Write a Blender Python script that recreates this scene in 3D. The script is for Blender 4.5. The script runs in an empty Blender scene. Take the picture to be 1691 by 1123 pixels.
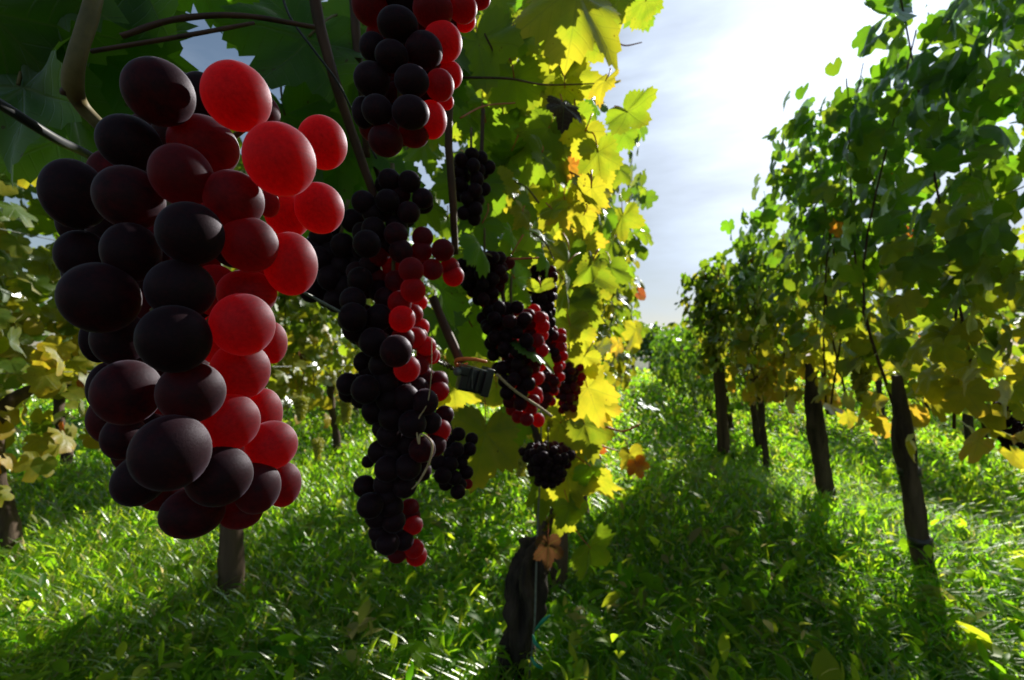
import bpy, math, random
import numpy as np
from mathutils import Vector, Matrix, noise as mnoise
random.seed(7)
rng = np.random.default_rng(7)
R = math.radians
sc = bpy.context.scene
COL = sc.collection

# ------------------------------------------------------------------ camera, sky, sun, exposure
W0, H0, F0 = 1691.0, 1123.0, 752.0
CAM_H = 0.85
YAW, PITCH = R(13.8), R(2.17)
cam_d = bpy.data.cameras.new('camera')
cam = bpy.data.objects.new('camera', cam_d)
COL.objects.link(cam)
cam.location = (0, 0, CAM_H)
cam.rotation_euler = (R(90) + PITCH, 0, YAW)
cam_d.sensor_width = 36.0
cam_d.lens = 36.0 * F0 / W0
cam_d.clip_start = 0.01
cam_d.clip_end = 2000
cam_d.dof.use_dof = True
cam_d.dof.focus_distance = 0.18
cam_d.dof.aperture_fstop = cam_d.lens / 0.9
sc.camera = cam
CM = Matrix.Rotation(YAW, 3, 'Z') @ Matrix.Rotation(R(90) + PITCH, 3, 'X')
CO = Vector((0, 0, CAM_H))
CMn = np.array(CM)

SUN = (CM @ Vector(((1372 - W0 / 2) / F0, (H0 / 2 - 88) / F0, -1))).normalized()
SUN_EL = math.asin(SUN.z)
SUN_AZ = math.atan2(SUN.x, SUN.y)

world = bpy.data.worlds.new('World')
sc.world = world
world.use_nodes = True
wt = world.node_tree
wt.nodes.clear()
def wn(t, **k):
    n = wt.nodes.new(t)
    for a, b in k.items(): setattr(n, a, b)
    return n
sky = wn('ShaderNodeTexSky', sky_type='NISHITA', sun_disc=False)
sky.sun_elevation = SUN_EL
sky.sun_rotation = SUN_AZ
sky.air_density = 1.25
sky.dust_density = 0.6
sky.ozone_density = 1.2
tc = wn('ShaderNodeTexCoord')
# thin high cloud: brighter round the sun as real cirrus is
mp = wn('ShaderNodeMapping'); mp.inputs['Scale'].default_value = (1.6, 2.6, 7.0)
mp.inputs['Rotation'].default_value = (0.3, 0.25, 0.6)
nz = wn('ShaderNodeTexNoise'); nz.inputs['Scale'].default_value = 1.3; nz.inputs['Detail'].default_value = 7
nz.inputs['Roughness'].default_value = 0.55
rmp = wn('ShaderNodeValToRGB'); rmp.color_ramp.elements[0].position = 0.42; rmp.color_ramp.elements[1].position = 0.75
dt = wn('ShaderNodeVectorMath', operation='DOT_PRODUCT'); dt.inputs[1].default_value = SUN
mr = wn('ShaderNodeMapRange'); mr.inputs[1].default_value = 0.6; mr.inputs[2].default_value = 1.0
mr.inputs[3].default_value = 0.0; mr.inputs[4].default_value = 1.0
pw = wn('ShaderNodeMath', operation='POWER'); pw.inputs[1].default_value = 8.0
mx = wn('ShaderNodeMix', data_type='RGBA')
cl = wn('ShaderNodeVectorMath', operation='SCALE'); cl.inputs[0].default_value = (9.7, 11.3, 13.8)
ad = wn('ShaderNodeMath', operation='MULTIPLY_ADD'); ad.inputs[1].default_value = 0.42; ad.inputs[2].default_value = 0.05
bg = wn('ShaderNodeBackground'); bg.inputs['Strength'].default_value = 0.045
wo = wn('ShaderNodeOutputWorld')
L = wt.links.new
L(tc.outputs['Generated'], mp.inputs['Vector']); L(mp.outputs[0], nz.inputs['Vector']); L(nz.outputs['Fac'], rmp.inputs[0])
L(tc.outputs['Generated'], dt.inputs[0]); L(dt.outputs['Value'], mr.inputs[0])
L(mr.outputs[0], pw.inputs[0])
L(rmp.outputs[0], ad.inputs[0])
ad2 = wn('ShaderNodeMath', operation='MULTIPLY_ADD', use_clamp=True); ad2.inputs[1].default_value = 0.75
L(mr.outputs[0], ad2.inputs[0]); L(ad.outputs[0], ad2.inputs[2]); L(ad2.outputs[0], mx.inputs[0])
scl = wn('ShaderNodeMath', operation='MULTIPLY_ADD'); scl.inputs[1].default_value = 1.0; scl.inputs[2].default_value = 0.58
nm = wn('ShaderNodeMath', operation='MULTIPLY_ADD'); nm.inputs[1].default_value = 1.5; nm.inputs[2].default_value = 0.33
nmm = wn('ShaderNodeMath', operation='MULTIPLY')
L(nz.outputs['Fac'], nm.inputs[0]); L(pw.outputs[0], scl.inputs[0]); L(scl.outputs[0], nmm.inputs[0]); L(nm.outputs[0], nmm.inputs[1]); L(nmm.outputs[0], cl.inputs['Scale'])
L(sky.outputs[0], mx.inputs[6]); L(cl.outputs[0], mx.inputs[7])
L(mx.outputs[2], bg.inputs[0]); L(bg.outputs[0], wo.inputs[0])

sun_d = bpy.data.lights.new('sun', 'SUN')
sun_d.energy = 5.0
sun_d.angle = R(0.53)
sun_d.color = (1.0, 0.94, 0.84)
sun = bpy.data.objects.new('sun', sun_d)
sun.rotation_euler = SUN.to_track_quat('Z', 'Y').to_euler()
sun.location = (3, 8, 6)
COL.objects.link(sun)

sc.view_settings.view_transform = 'Standard'
sc.view_settings.look = 'None'
sc.view_settings.exposure = 0.93
sc.view_settings.gamma = 1.0
sc.view_settings.use_curve_mapping = False
sc.render.engine = 'CYCLES'
cy = sc.cycles
cy.max_bounces = 8; cy.diffuse_bounces = 4; cy.glossy_bounces = 2; cy.transmission_bounces = 6
cy.transparent_max_bounces = 4
cy.sample_clamp_indirect = 6.0
cy.use_denoising = True

# ------------------------------------------------------------------ helpers
def P(px, py, z):
    """the point seen at photo pixel (px, py), z metres in front of the lens"""
    return CO + CM @ Vector(((px - W0 / 2) / F0 * z, (H0 / 2 - py) / F0 * z, -z))
def proj(pts):
    q = (np.asarray(pts) - np.array(CO)) @ CMn
    z = -q[:, 2]
    zz = np.where(np.abs(z) < 1e-4, 1e-4, z)
    return W0 / 2 + q[:, 0] / zz * F0, H0 / 2 - q[:, 1] / zz * F0, z
def GP(px, py):
    """the ground point seen at a pixel"""
    d = CM @ Vector(((px - W0 / 2) / F0, (H0 / 2 - py) / F0, -1))
    t = -CAM_H / d.z
    return Vector((d.x * t, d.y * t, 0))

def link(o, parent=None):
    COL.objects.link(o)
    if parent is not None: o.parent = parent
    return o
def tag(o, label=None, cat=None, group=None, kind=None):
    if label: o['label'] = label
    if cat: o['category'] = cat
    if group: o['group'] = group
    if kind: o['kind'] = kind
    return o
def empty(name, loc, label, cat, group=None):
    o = bpy.data.objects.new(name, None); COL.objects.link(o)
    o.location = loc; o.empty_display_size = 0.05
    return tag(o, label, cat, group)
def child(name, mesh, parent, color=None, mw=None):
    """a mesh object under parent (an Empty without rotation), placed by a world matrix"""
    o = bpy.data.objects.new(name, mesh); COL.objects.link(o)
    if parent is not None:
        o.parent = parent
        off = Matrix.Translation(-Vector(parent.location))
    else: off = Matrix.Identity(4)
    o.matrix_basis = off @ (mw if mw is not None else Matrix.Identity(4))
    if color is not None: o.color = color
    return o
def mesh_np(name, verts, faces, mat, smooth=True, attrs=None):
    """verts (n,3), faces (m,k) array with a fixed k, or a list of such arrays"""
    me = bpy.data.meshes.new(name)
    if not isinstance(faces, list): faces = [faces]
    faces = [f for f in faces if len(f)]
    nv = len(verts)
    loops = np.concatenate([f.ravel() for f in faces]).astype(np.int32)
    tot = np.concatenate([np.full(len(f), f.shape[1], np.int32) for f in faces])
    start = np.concatenate([[0], np.cumsum(tot)[:-1]]).astype(np.int32)
    me.vertices.add(nv); me.vertices.foreach_set('co', np.ascontiguousarray(verts, np.float32).ravel())
    me.loops.add(len(loops)); me.loops.foreach_set('vertex_index', loops)
    me.polygons.add(len(tot)); me.polygons.foreach_set('loop_start', start)
    me.polygons.foreach_set('use_smooth', np.full(len(tot), smooth, bool))
    me.update(calc_edges=True)
    for k, (typ, data) in (attrs or {}).items():
        a = me.attributes.new(k, typ, 'POINT')
        a.data.foreach_set('vector' if typ == 'FLOAT_VECTOR' else 'color', np.ascontiguousarray(data, np.float32).ravel())
    if mat: me.materials.append(mat)
    return me

# ------------------------------------------------------------------ materials
def newmat(name):
    m = bpy.data.materials.new(name); m.use_nodes = True
    m.node_tree.nodes.clear()
    return m
class NT:
    def __init__(s, m): s.t = m.node_tree
    def n(s, typ, ins=None, **k):
        nd = s.t.nodes.new(typ)
        for a, b in k.items(): setattr(nd, a, b)
        for a, b in (ins or {}).items():
            if isinstance(b, bpy.types.NodeSocket): s.t.links.new(b, nd.inputs[a])
            else: nd.inputs[a].default_value = b
        return nd
    def m(s, op, a, b=None, c=None, clamp=False):
        ins = {0: a}
        if b is not None: ins[1] = b
        if c is not None: ins[2] = c
        return s.n('ShaderNodeMath', ins, operation=op, use_clamp=clamp).outputs[0]
    def ramp(s, fac, stops):
        nd = s.n('ShaderNodeValToRGB', {0: fac})
        e = nd.color_ramp.elements
        while len(e) < len(stops): e.new(0.5)
        for el, (p, c) in zip(e, stops): el.position = p; el.color = (*c, 1) if len(c) == 3 else c
        return nd.outputs[0]
    def mix(s, f, a, b, mode='MIX'):
        nd = s.n('ShaderNodeMix', {0: f, 6: a, 7: b}, data_type='RGBA', blend_type=mode)
        return nd.outputs[2]
    def out(s, sh): s.n('ShaderNodeOutputMaterial', {0: sh})

def leaf_material(name, from_attr, veins=True):
    m = newmat(name); t = NT(m)
    if from_attr:
        col = t.n('ShaderNodeAttribute', attribute_name='tint').outputs['Color']
    else:
        col = t.n('ShaderNodeObjectInfo').outputs['Color']
    sep = t.n('ShaderNodeSeparateColor', {0: col})
    h, v, k = sep.outputs[0], sep.outputs[1], sep.outputs[2]
    lp = t.n('ShaderNodeAttribute', attribute_name='lp').outputs['Vector']
    geo = t.n('ShaderNodeNewGeometry')
    nz = t.n('ShaderNodeTexNoise', {'Vector': geo.outputs['Position'], 'Scale': 38.0, 'Detail': 4.0})
    vein = None
    if veins:
        sx = t.n('ShaderNodeSeparateXYZ', {0: lp})
        x, y = sx.outputs[0], sx.outputs[1]
        rad = t.n('ShaderNodeVectorMath', {0: lp}, operation='LENGTH').outputs['Value']
        best = sec = None
        for a in (0, 52, -52, 108, -108):
            ca, sa = math.cos(R(a)), math.sin(R(a))
            al = t.m('ADD', t.m('MULTIPLY', x, sa), t.m('MULTIPLY', y, ca))
            pe = t.m('ABSOLUTE', t.m('SUBTRACT', t.m('MULTIPLY', x, ca), t.m('MULTIPLY', y, sa)))
            pen = t.m('ADD', pe, t.m('MULTIPLY', t.m('LESS_THAN', al, 0.0), 9.0))
            # chevron of side veins
            ch = t.m('FRACT', t.m('MULTIPLY', t.m('SUBTRACT', al, t.m('MULTIPLY', pe, 0.75)), 6.5))
            ch = t.m('ABSOLUTE', t.m('SUBTRACT', ch, 0.5))
            if best is None: best, sec = pen, ch
            else:
                closer = t.m('LESS_THAN', pen, best)
                sec = t.m('ADD', t.m('MULTIPLY', ch, closer), t.m('MULTIPLY', sec, t.m('SUBTRACT', 1.0, closer)))
                best = t.m('MINIMUM', best, pen)
        wid = t.m('MULTIPLY_ADD', rad, -0.014, 0.024)
        v1 = t.m('SUBTRACT', 1.0, t.m('DIVIDE', best, wid), clamp=True)
        v2 = t.m('MULTIPLY', t.m('SUBTRACT', 1.0, t.m('MULTIPLY', sec, 11.0), clamp=True), 0.45)
        vein = t.m('MAXIMUM', v1, v2)
        # leaf margins turn first
        edge = t.m('MULTIPLY', t.m('SUBTRACT', rad, 0.55, clamp=True), 0.45)
        h2 = t.m('ADD', h, t.m('MULTIPLY', edge, t.m('MULTIPLY_ADD', h, 1.5, 0.15)))
    else: h2 = h
    h3 = t.m('ADD', h2, t.m('MULTIPLY', t.m('SUBTRACT', nz.outputs['Fac'], 0.5), 0.35), clamp=True)
    refl = t.ramp(h3, [(0, (0.026, 0.066, 0.012)), (0.4, (0.07, 0.12, 0.014)), (0.75, (0.30, 0.26, 0.022)), (1, (0.42, 0.27, 0.03))])
    tran = t.ramp(h3, [(0, (0.17, 0.40, 0.012)), (0.4, (0.30, 0.42, 0.016)), (0.75, (0.62, 0.53, 0.025)), (1, (0.72, 0.42, 0.035))])
    dead = t.ramp(k, [(0, (0.6, 0.06, 0.02)), (0.5, (0.65, 0.10, 0.02)), (0.75, (0.22, 0.09, 0.03)), (1, (0.05, 0.028, 0.016))])
    kf = t.m('MULTIPLY', k, t.m('MULTIPLY_ADD', nz.outputs['Fac'], 3.0, 0.2), clamp=True)
    kf = t.m('MULTIPLY', kf, t.m('GREATER_THAN', k, 0.02))
    refl = t.mix(kf, refl, dead); tran = t.mix(kf, tran, dead)
    # spots of blight
    vo = t.n('ShaderNodeTexVoronoi', {'Vector': geo.outputs['Position'], 'Scale': 95.0})
    sp = t.m('MULTIPLY', t.m('LESS_THAN', vo.outputs['Distance'], 0.16), t.m('GREATER_THAN', nz.outputs['Fac'], 0.60))
    sp = t.m('MULTIPLY', sp, 0.7)
    refl = t.mix(sp, refl, (0.09, 0.05, 0.02, 1)); tran = t.mix(sp, tran, (0.12, 0.06, 0.01, 1))
    refl = t.n('ShaderNodeVectorMath', {0: refl, 'Scale': v}, operation='SCALE').outputs[0]
    tran = t.n('ShaderNodeVectorMath', {0: tran, 'Scale': v}, operation='SCALE').outputs[0]
    if vein is not None:
        refl = t.mix(t.m('MULTIPLY', vein, 0.5), refl, (0.14, 0.19, 0.05, 1))
        tran = t.mix(t.m('MULTIPLY', vein, 0.35), tran, (0.16, 0.22, 0.03, 1))
        nrm = t.n('ShaderNodeBump', {'Height': t.m('MULTIPLY_ADD', vein, -0.6, t.m('MULTIPLY', nz.outputs['Fac'], 0.5)), 'Strength': 0.5, 'Distance': 0.0016}).outputs[0]
    else:
        nrm = t.n('ShaderNodeBump', {'Height': nz.outputs['Fac'], 'Strength': 0.6, 'Distance': 0.004}).outputs[0]
    d = t.n('ShaderNodeBsdfDiffuse', {'Color': refl, 'Normal': nrm}).outputs[0]
    tr = t.n('ShaderNodeBsdfTranslucent', {'Color': tran, 'Normal': nrm}).outputs[0]
    a = t.n('ShaderNodeMixShader', {0: 0.60, 1: d, 2: tr}).outputs[0]
    g = t.n('ShaderNodeBsdfGlossy', {'Color': (0.9, 0.95, 1.0, 1), 'Roughness': 0.42, 'Normal': nrm}).outputs[0]
    fr = t.n('ShaderNodeFresnel', {'IOR': 1.38, 'Normal': nrm}).outputs[0]
    fr = t.m('MULTIPLY', fr, 0.38, clamp=True)
    t.out(t.n('ShaderNodeMixShader', {0: fr, 1: a, 2: g}).outputs[0])
    return m
M_LEAF = leaf_material('vine_leaf', False)
M_FOL = leaf_material('vine_foliage', True, veins=False)

def grape_material(name, pale=False):
    """object colour: r = skin colour with sun glow and shade painted in (0 clear red .. 1 black), g = bloom"""
    m = newmat(name); t = NT(m)
    oc = t.n('ShaderNodeObjectInfo')
    sep = t.n('ShaderNodeSeparateColor', {0: oc.outputs['Color']})
    dk, bl = sep.outputs[0], sep.outputs[1]
    tco = t.n('ShaderNodeTexCoord').outputs['Object']
    off = t.n('ShaderNodeVectorMath', {0: tco, 1: t.n('ShaderNodeVectorMath', {0: oc.outputs['Location'], 'Scale': 40.0}, operation='SCALE').outputs[0]}, operation='ADD').outputs[0]
    n1 = t.n('ShaderNodeTexNoise', {'Vector': off, 'Scale': 1.6, 'Detail': 5.0, 'Roughness': 0.6}).outputs['Fac']
    n2 = t.n('ShaderNodeTexNoise', {'Vector': off, 'Scale': 14.0, 'Detail': 6.0, 'Roughness': 0.75}).outputs['Fac']
    vo = t.n('ShaderNodeTexVoronoi', {'Vector': off, 'Scale': 2.1, 'Randomness': 1.0})
    spot = t.m('MULTIPLY', t.m('LESS_THAN', vo.outputs['Distance'], 0.045), 0.85)
    vo2 = t.n('ShaderNodeTexVoronoi', {'Vector': off, 'Scale': 11.0})
    fleck = t.m('MULTIPLY', t.m('LESS_THAN', vo2.outputs['Distance'], 0.075), 0.35)
    if pale:
        tr0 = tr1 = (0.75, 0.70, 0.10, 1); df = (0.30, 0.32, 0.08, 1)
        tran = t.mix(n1, (0.75, 0.68, 0.10, 1), (0.60, 0.66, 0.14, 1)); blc = (0.4, 0.42, 0.25, 1)
    else:
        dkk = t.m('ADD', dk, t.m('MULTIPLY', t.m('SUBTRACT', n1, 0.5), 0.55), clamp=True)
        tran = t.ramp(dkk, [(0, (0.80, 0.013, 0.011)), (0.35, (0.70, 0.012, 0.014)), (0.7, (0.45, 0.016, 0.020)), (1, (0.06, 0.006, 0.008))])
        df = (0.027, 0.008, 0.010, 1); blc = (0.16, 0.09, 0.13, 1)
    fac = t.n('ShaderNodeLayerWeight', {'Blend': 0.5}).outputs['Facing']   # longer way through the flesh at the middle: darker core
    if not pale:
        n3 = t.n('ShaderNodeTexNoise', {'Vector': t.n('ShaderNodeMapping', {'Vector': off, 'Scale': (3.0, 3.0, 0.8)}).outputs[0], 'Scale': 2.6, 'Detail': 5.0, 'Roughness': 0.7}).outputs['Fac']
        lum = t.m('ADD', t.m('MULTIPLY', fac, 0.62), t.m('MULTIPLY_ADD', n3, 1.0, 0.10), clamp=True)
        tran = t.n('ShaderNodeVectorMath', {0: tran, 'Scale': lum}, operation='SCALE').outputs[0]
    tran = t.mix(spot, tran, (0.10, 0.02, 0.01, 1))
    tran = t.mix(fleck, tran, (0.30, 0.02, 0.015, 1))
    blf = t.m('MULTIPLY', bl, t.m('MULTIPLY_ADD', n2, 1.1, t.m('MULTIPLY', n1, 0.35)), clamp=True)
    dc = t.mix(blf, df, blc)
    dc = t.mix(fleck, dc, (0.16, 0.12, 0.10, 1))
    bump = t.n('ShaderNodeBump', {'Height': n2, 'Strength': 0.25, 'Distance': 0.0006}).outputs[0]
    d = t.n('ShaderNodeBsdfDiffuse', {'Color': dc, 'Normal': bump}).outputs[0]
    tr = t.n('ShaderNodeBsdfTranslucent', {'Color': tran}).outputs[0]
    a = t.n('ShaderNodeMixShader', {0: 0.70 if not pale else 0.6, 1: d, 2: tr}).outputs[0]
    g = t.n('ShaderNodeBsdfGlossy', {'Color': (0.9, 0.9, 1.0, 1), 'Roughness': t.m('MULTIPLY_ADD', n2, 0.3, 0.34), 'Normal': bump}).outputs[0]
    fr = t.m('MULTIPLY', t.n('ShaderNodeFresnel', {'IOR': 1.36}).outputs[0], 0.26)
    a = t.n('ShaderNodeAddShader', {0: a, 1: t.n('ShaderNodeBsdfSheen', {'Color': t.n('ShaderNodeVectorMath', {0: (0.30, 0.24, 0.36), 'Scale': t.m('MULTIPLY', blf, 1.0)}, operation='SCALE').outputs[0], 'Roughness': 0.35}).outputs[0]}).outputs[0] if not pale else a
    # light only leaves the inside by the skin: no mirror on the inner face
    fr = t.m('MULTIPLY', fr, t.m('SUBTRACT', 1.0, t.n('ShaderNodeNewGeometry').outputs['Backfacing']))
    t.out(t.n('ShaderNodeMixShader', {0: fr, 1: a, 2: g}).outputs[0])
    return m
M_GRAPE = grape_material('red_grape_skin')
M_PALE = grape_material('pale_grape_skin', True)

def simple_mat(name, c1, c2, scale=20, rough=0.8, bump=0.3, dist=0.002, stretch=(1, 1, 1), spec=0.3, metal=0.0, coord='Object'):
    m = newmat(name); t = NT(m)
    co = t.n('ShaderNodeTexCoord').outputs[coord]
    co = t.n('ShaderNodeMapping', {'Vector': co, 'Scale': stretch}).outputs[0]
    nz = t.n('ShaderNodeTexNoise', {'Vector': co, 'Scale': scale, 'Detail': 7.0, 'Roughness': 0.65}).outputs['Fac']
    col = t.ramp(nz, [(0.32, c1), (0.68, c2)])
    b = t.n('ShaderNodeBump', {'Height': nz, 'Strength': bump, 'Distance': dist}).outputs[0]
    p = t.n('ShaderNodeBsdfPrincipled', {'Base Color': col, 'Roughness': rough, 'Normal': b, 'Metallic': metal, 'Specular IOR Level': spec})
    t.out(p.outputs[0])
    return m
M_BARK = simple_mat('vine_bark', (0.020, 0.014, 0.010), (0.11, 0.078, 0.055), 26, 0.95, 1.0, 0.008, (1, 1, 0.16))
M_OLD = simple_mat('old_black_bark', (0.008, 0.006, 0.005), (0.06, 0.045, 0.034), 34, 0.95, 1.0, 0.01, (1, 1, 0.2))
M_POST = simple_mat('weathered_wood', (0.035, 0.022, 0.016), (0.13, 0.085, 0.058), 30, 0.9, 0.7, 0.004, (1, 1, 0.07))
M_CANE = simple_mat('brown_cane', (0.03, 0.013, 0.008), (0.085, 0.036, 0.02), 60, 0.55, 0.4, 0.001, (1, 1, 0.3))
M_PETI = simple_mat('green_stalk', (0.07, 0.06, 0.018), (0.15, 0.115, 0.04), 90, 0.6, 0.25, 0.0006)
M_REDST = simple_mat('red_stalk', (0.28, 0.05, 0.02), (0.45, 0.12, 0.04), 60, 0.5, 0.2, 0.001)
M_DRY = simple_mat('dry_stalk', (0.30, 0.20, 0.10), (0.50, 0.38, 0.22), 80, 0.7, 0.3, 0.0006)
M_WIRE = simple_mat('galvanised_wire', (0.10, 0.11, 0.105), (0.26, 0.27, 0.26), 120, 0.4, 0.3, 0.0004, metal=0.35)
M_DARKWIRE = simple_mat('dark_wire', (0.02, 0.022, 0.025), (0.05, 0.055, 0.06), 90, 0.45, 0.2, 0.0004)
M_BLACK = simple_mat('black_plastic', (0.010, 0.010, 0.011), (0.022, 0.022, 0.024), 60, 0.36, 0.15, 0.0006, spec=0.6)
M_ORANGE = simple_mat('orange_tie', (0.6, 0.11, 0.02), (0.75, 0.22, 0.05), 60, 0.4, 0.1, 0.0005)
M_TEAL = simple_mat('green_tie', (0.01, 0.16, 0.10), (0.02, 0.26, 0.17), 60, 0.45, 0.1, 0.0005)

def soil_mat():
    m = newmat('ground_soil'); t = NT(m)
    co = t.n('ShaderNodeTexCoord').outputs['Object']
    a = t.n('ShaderNodeTexNoise', {'Vector': co, 'Scale': 1.2, 'Detail': 8.0, 'Roughness': 0.7}).outputs['Fac']
    b = t.n('ShaderNodeTexNoise', {'Vector': co, 'Scale': 30.0, 'Detail': 6.0, 'Roughness': 0.7}).outputs['Fac']
    c = t.ramp(b, [(0.3, (0.018, 0.030, 0.010)), (0.55, (0.035, 0.065, 0.014)), (0.8, (0.07, 0.11, 0.02))])
    c = t.mix(t.m('MULTIPLY', a, 0.3), c, (0.05, 0.038, 0.022, 1))
    bp = t.n('ShaderNodeBump', {'Height': b, 'Strength': 1.0, 'Distance': 0.03}).outputs[0]
    t.out(t.n('ShaderNodeBsdfPrincipled', {'Base Color': c, 'Roughness': 0.95, 'Normal': bp}).outputs[0])
    return m
M_SOIL = soil_mat()

def grass_mat():
    m = newmat('grass_blade'); t = NT(m)
    sep = t.n('ShaderNodeSeparateColor', {0: t.n('ShaderNodeAttribute', attribute_name='tint').outputs['Color']})
    h, v = sep.outputs[0], sep.outputs[1]
    refl = t.ramp(h, [(0, (0.026, 0.070, 0.008)), (0.5, (0.055, 0.115, 0.009)), (0.85, (0.13, 0.17, 0.03)), (1, (0.32, 0.27, 0.12))])
    tran = t.ramp(h, [(0, (0.20, 0.60, 0.012)), (0.5, (0.46, 0.84, 0.018)), (0.85, (0.72, 0.82, 0.03)), (1, (0.6, 0.5, 0.2))])
    refl = t.n('ShaderNodeVectorMath', {0: refl, 'Scale': v}, operation='SCALE').outputs[0]
    tran = t.n('ShaderNodeVectorMath', {0: tran, 'Scale': v}, operation='SCALE').outputs[0]
    d = t.n('ShaderNodeBsdfDiffuse', {'Color': refl}).outputs[0]
    tr = t.n('ShaderNodeBsdfTranslucent', {'Color': tran}).outputs[0]
    a = t.n('ShaderNodeMixShader', {0: 0.64, 1: d, 2: tr}).outputs[0]
    g = t.n('ShaderNodeBsdfGlossy', {'Color': (0.9, 0.95, 0.85, 1), 'Roughness': 0.42}).outputs[0]
    fr = t.m('MULTIPLY', t.n('ShaderNodeFresnel', {'IOR': 1.4}).outputs[0], 0.12)
    t.out(t.n('ShaderNodeMixShader', {0: fr, 1: a, 2: g}).outputs[0])
    return m
M_GRASS = grass_mat()

# ------------------------------------------------------------------ basic shapes
def catmull(pts, per=8):
    p = [np.array(q, float) for q in pts]
    p = [2 * p[0] - p[1]] + p + [2 * p[-1] - p[-2]]
    out = []
    for i in range(1, len(p) - 2):
        for k in range(per):
            t = k / per
            out.append(0.5 * ((2 * p[i]) + (p[i + 1] - p[i - 1]) * t + (2 * p[i - 1] - 5 * p[i] + 4 * p[i + 1] - p[i + 2]) * t * t + (-p[i - 1] + 3 * p[i] - 3 * p[i + 1] + p[i + 2]) * t ** 3))
    out.append(p[-2])
    return np.array(out)
def tube_np(pts, radii, seg=8, per=8, rough=0.0, freq=30.0, ridge=0.0):
    c = catmull([list(q) + [r] for q, r in zip(pts, radii)], per)
    xyz, rr = c[:, :3], c[:, 3]
    n = len(xyz)
    tan = np.gradient(xyz, axis=0); tan /= np.linalg.norm(tan, axis=1)[:, None] + 1e-12
    up = np.array([0.123, 0.991, 0.05]) if abs(tan[0][2]) > 0.7 else np.array([0, 0, 1.0])
    V = []
    prev = None
    for i in range(n):
        a = np.cross(up, tan[i]) if prev is None else prev - tan[i] * np.dot(prev, tan[i])
        a /= np.linalg.norm(a) + 1e-12; prev = a
        b = np.cross(tan[i], a)
        for k in range(seg):
            th = 2 * math.pi * k / seg
            d = a * math.cos(th) + b * math.sin(th)
            r = rr[i]
            if rough:
                q = xyz[i] + d * rr[i]
                r *= 1 + rough * mnoise.noise(Vector((q[0] * freq, q[1] * freq, q[2] * freq * 0.3))) + rough * .4 * mnoise.noise(Vector((q[0] * freq * 3.2, q[1] * freq * 3.2, q[2] * freq * .8))) + ridge * math.sin(th * 5 + i * 0.25)
            V.append(xyz[i] + d * r)
    V.append(xyz[0]); V.append(xyz[-1])
    V = np.array(V)
    i, k = np.meshgrid(np.arange(n - 1), np.arange(seg), indexing='ij')
    i, k = i.ravel(), k.ravel(); k2 = (k + 1) % seg
    Q = np.stack([i * seg + k, i * seg + k2, (i + 1) * seg + k2, (i + 1) * seg + k], 1)
    kk = np.arange(seg); k2 = (kk + 1) % seg
    T = np.concatenate([np.stack([np.full(seg, n * seg), k2, kk], 1), np.stack([np.full(seg, n * seg + 1), (n - 1) * seg + kk, (n - 1) * seg + k2], 1)])
    return V, Q, T
def tubes_obj(name, specs, mat, parent, **kw):
    """one mesh from several tubes: specs = [(points, radii), ...] in world space"""
    Vs, Qs, Ts, o = [], [], [], 0
    for pts, rad in specs:
        V, Q, T = tube_np(pts, rad, **kw)
        Vs.append(V); Qs.append(Q + o); Ts.append(T + o); o += len(V)
    V = np.concatenate(Vs)
    if parent is not None: V = V - np.array(parent.location)
    me = mesh_np(name, V, [np.concatenate(Qs), np.concatenate(Ts)], mat)
    ob = bpy.data.objects.new(name, me); COL.objects.link(ob)
    if parent is not None: ob.parent = parent
    return ob

# ------------------------------------------------------------------ leaves
def leaf_outline(n, teeth=True, seed=0):
    rs = random.Random(seed)
    key = [(0, 1.0), (14, 0.90), (27, 0.66 + rs.uniform(-.06, .05)), (40, 0.80), (54, 0.92 + rs.uniform(-.05, .05)), (70, 0.80), (84, 0.60 + rs.uniform(-.05, .05)), (98, 0.68), (114, 0.70 + rs.uniform(-.04, .04)), (135, 0.60), (152, 0.50), (165, 0.34), (180, 0.06)]
    A = np.array([k[0] for k in key]); Rr = np.array([k[1] for k in key])
    ang = np.linspace(-180, 180, n, endpoint=False)
    r = np.interp(np.abs(ang), A, Rr)
    if teeth:
        nt = n // 2
        saw = np.where(np.arange(n) % 2 == 0, 1, -1)
        big = np.array([rs.uniform(0.6, 1.3) for _ in range(n)])
        r = r * (1 + 0.055 * saw * big * (np.abs(ang) < 160))
    return ang, r
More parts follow.
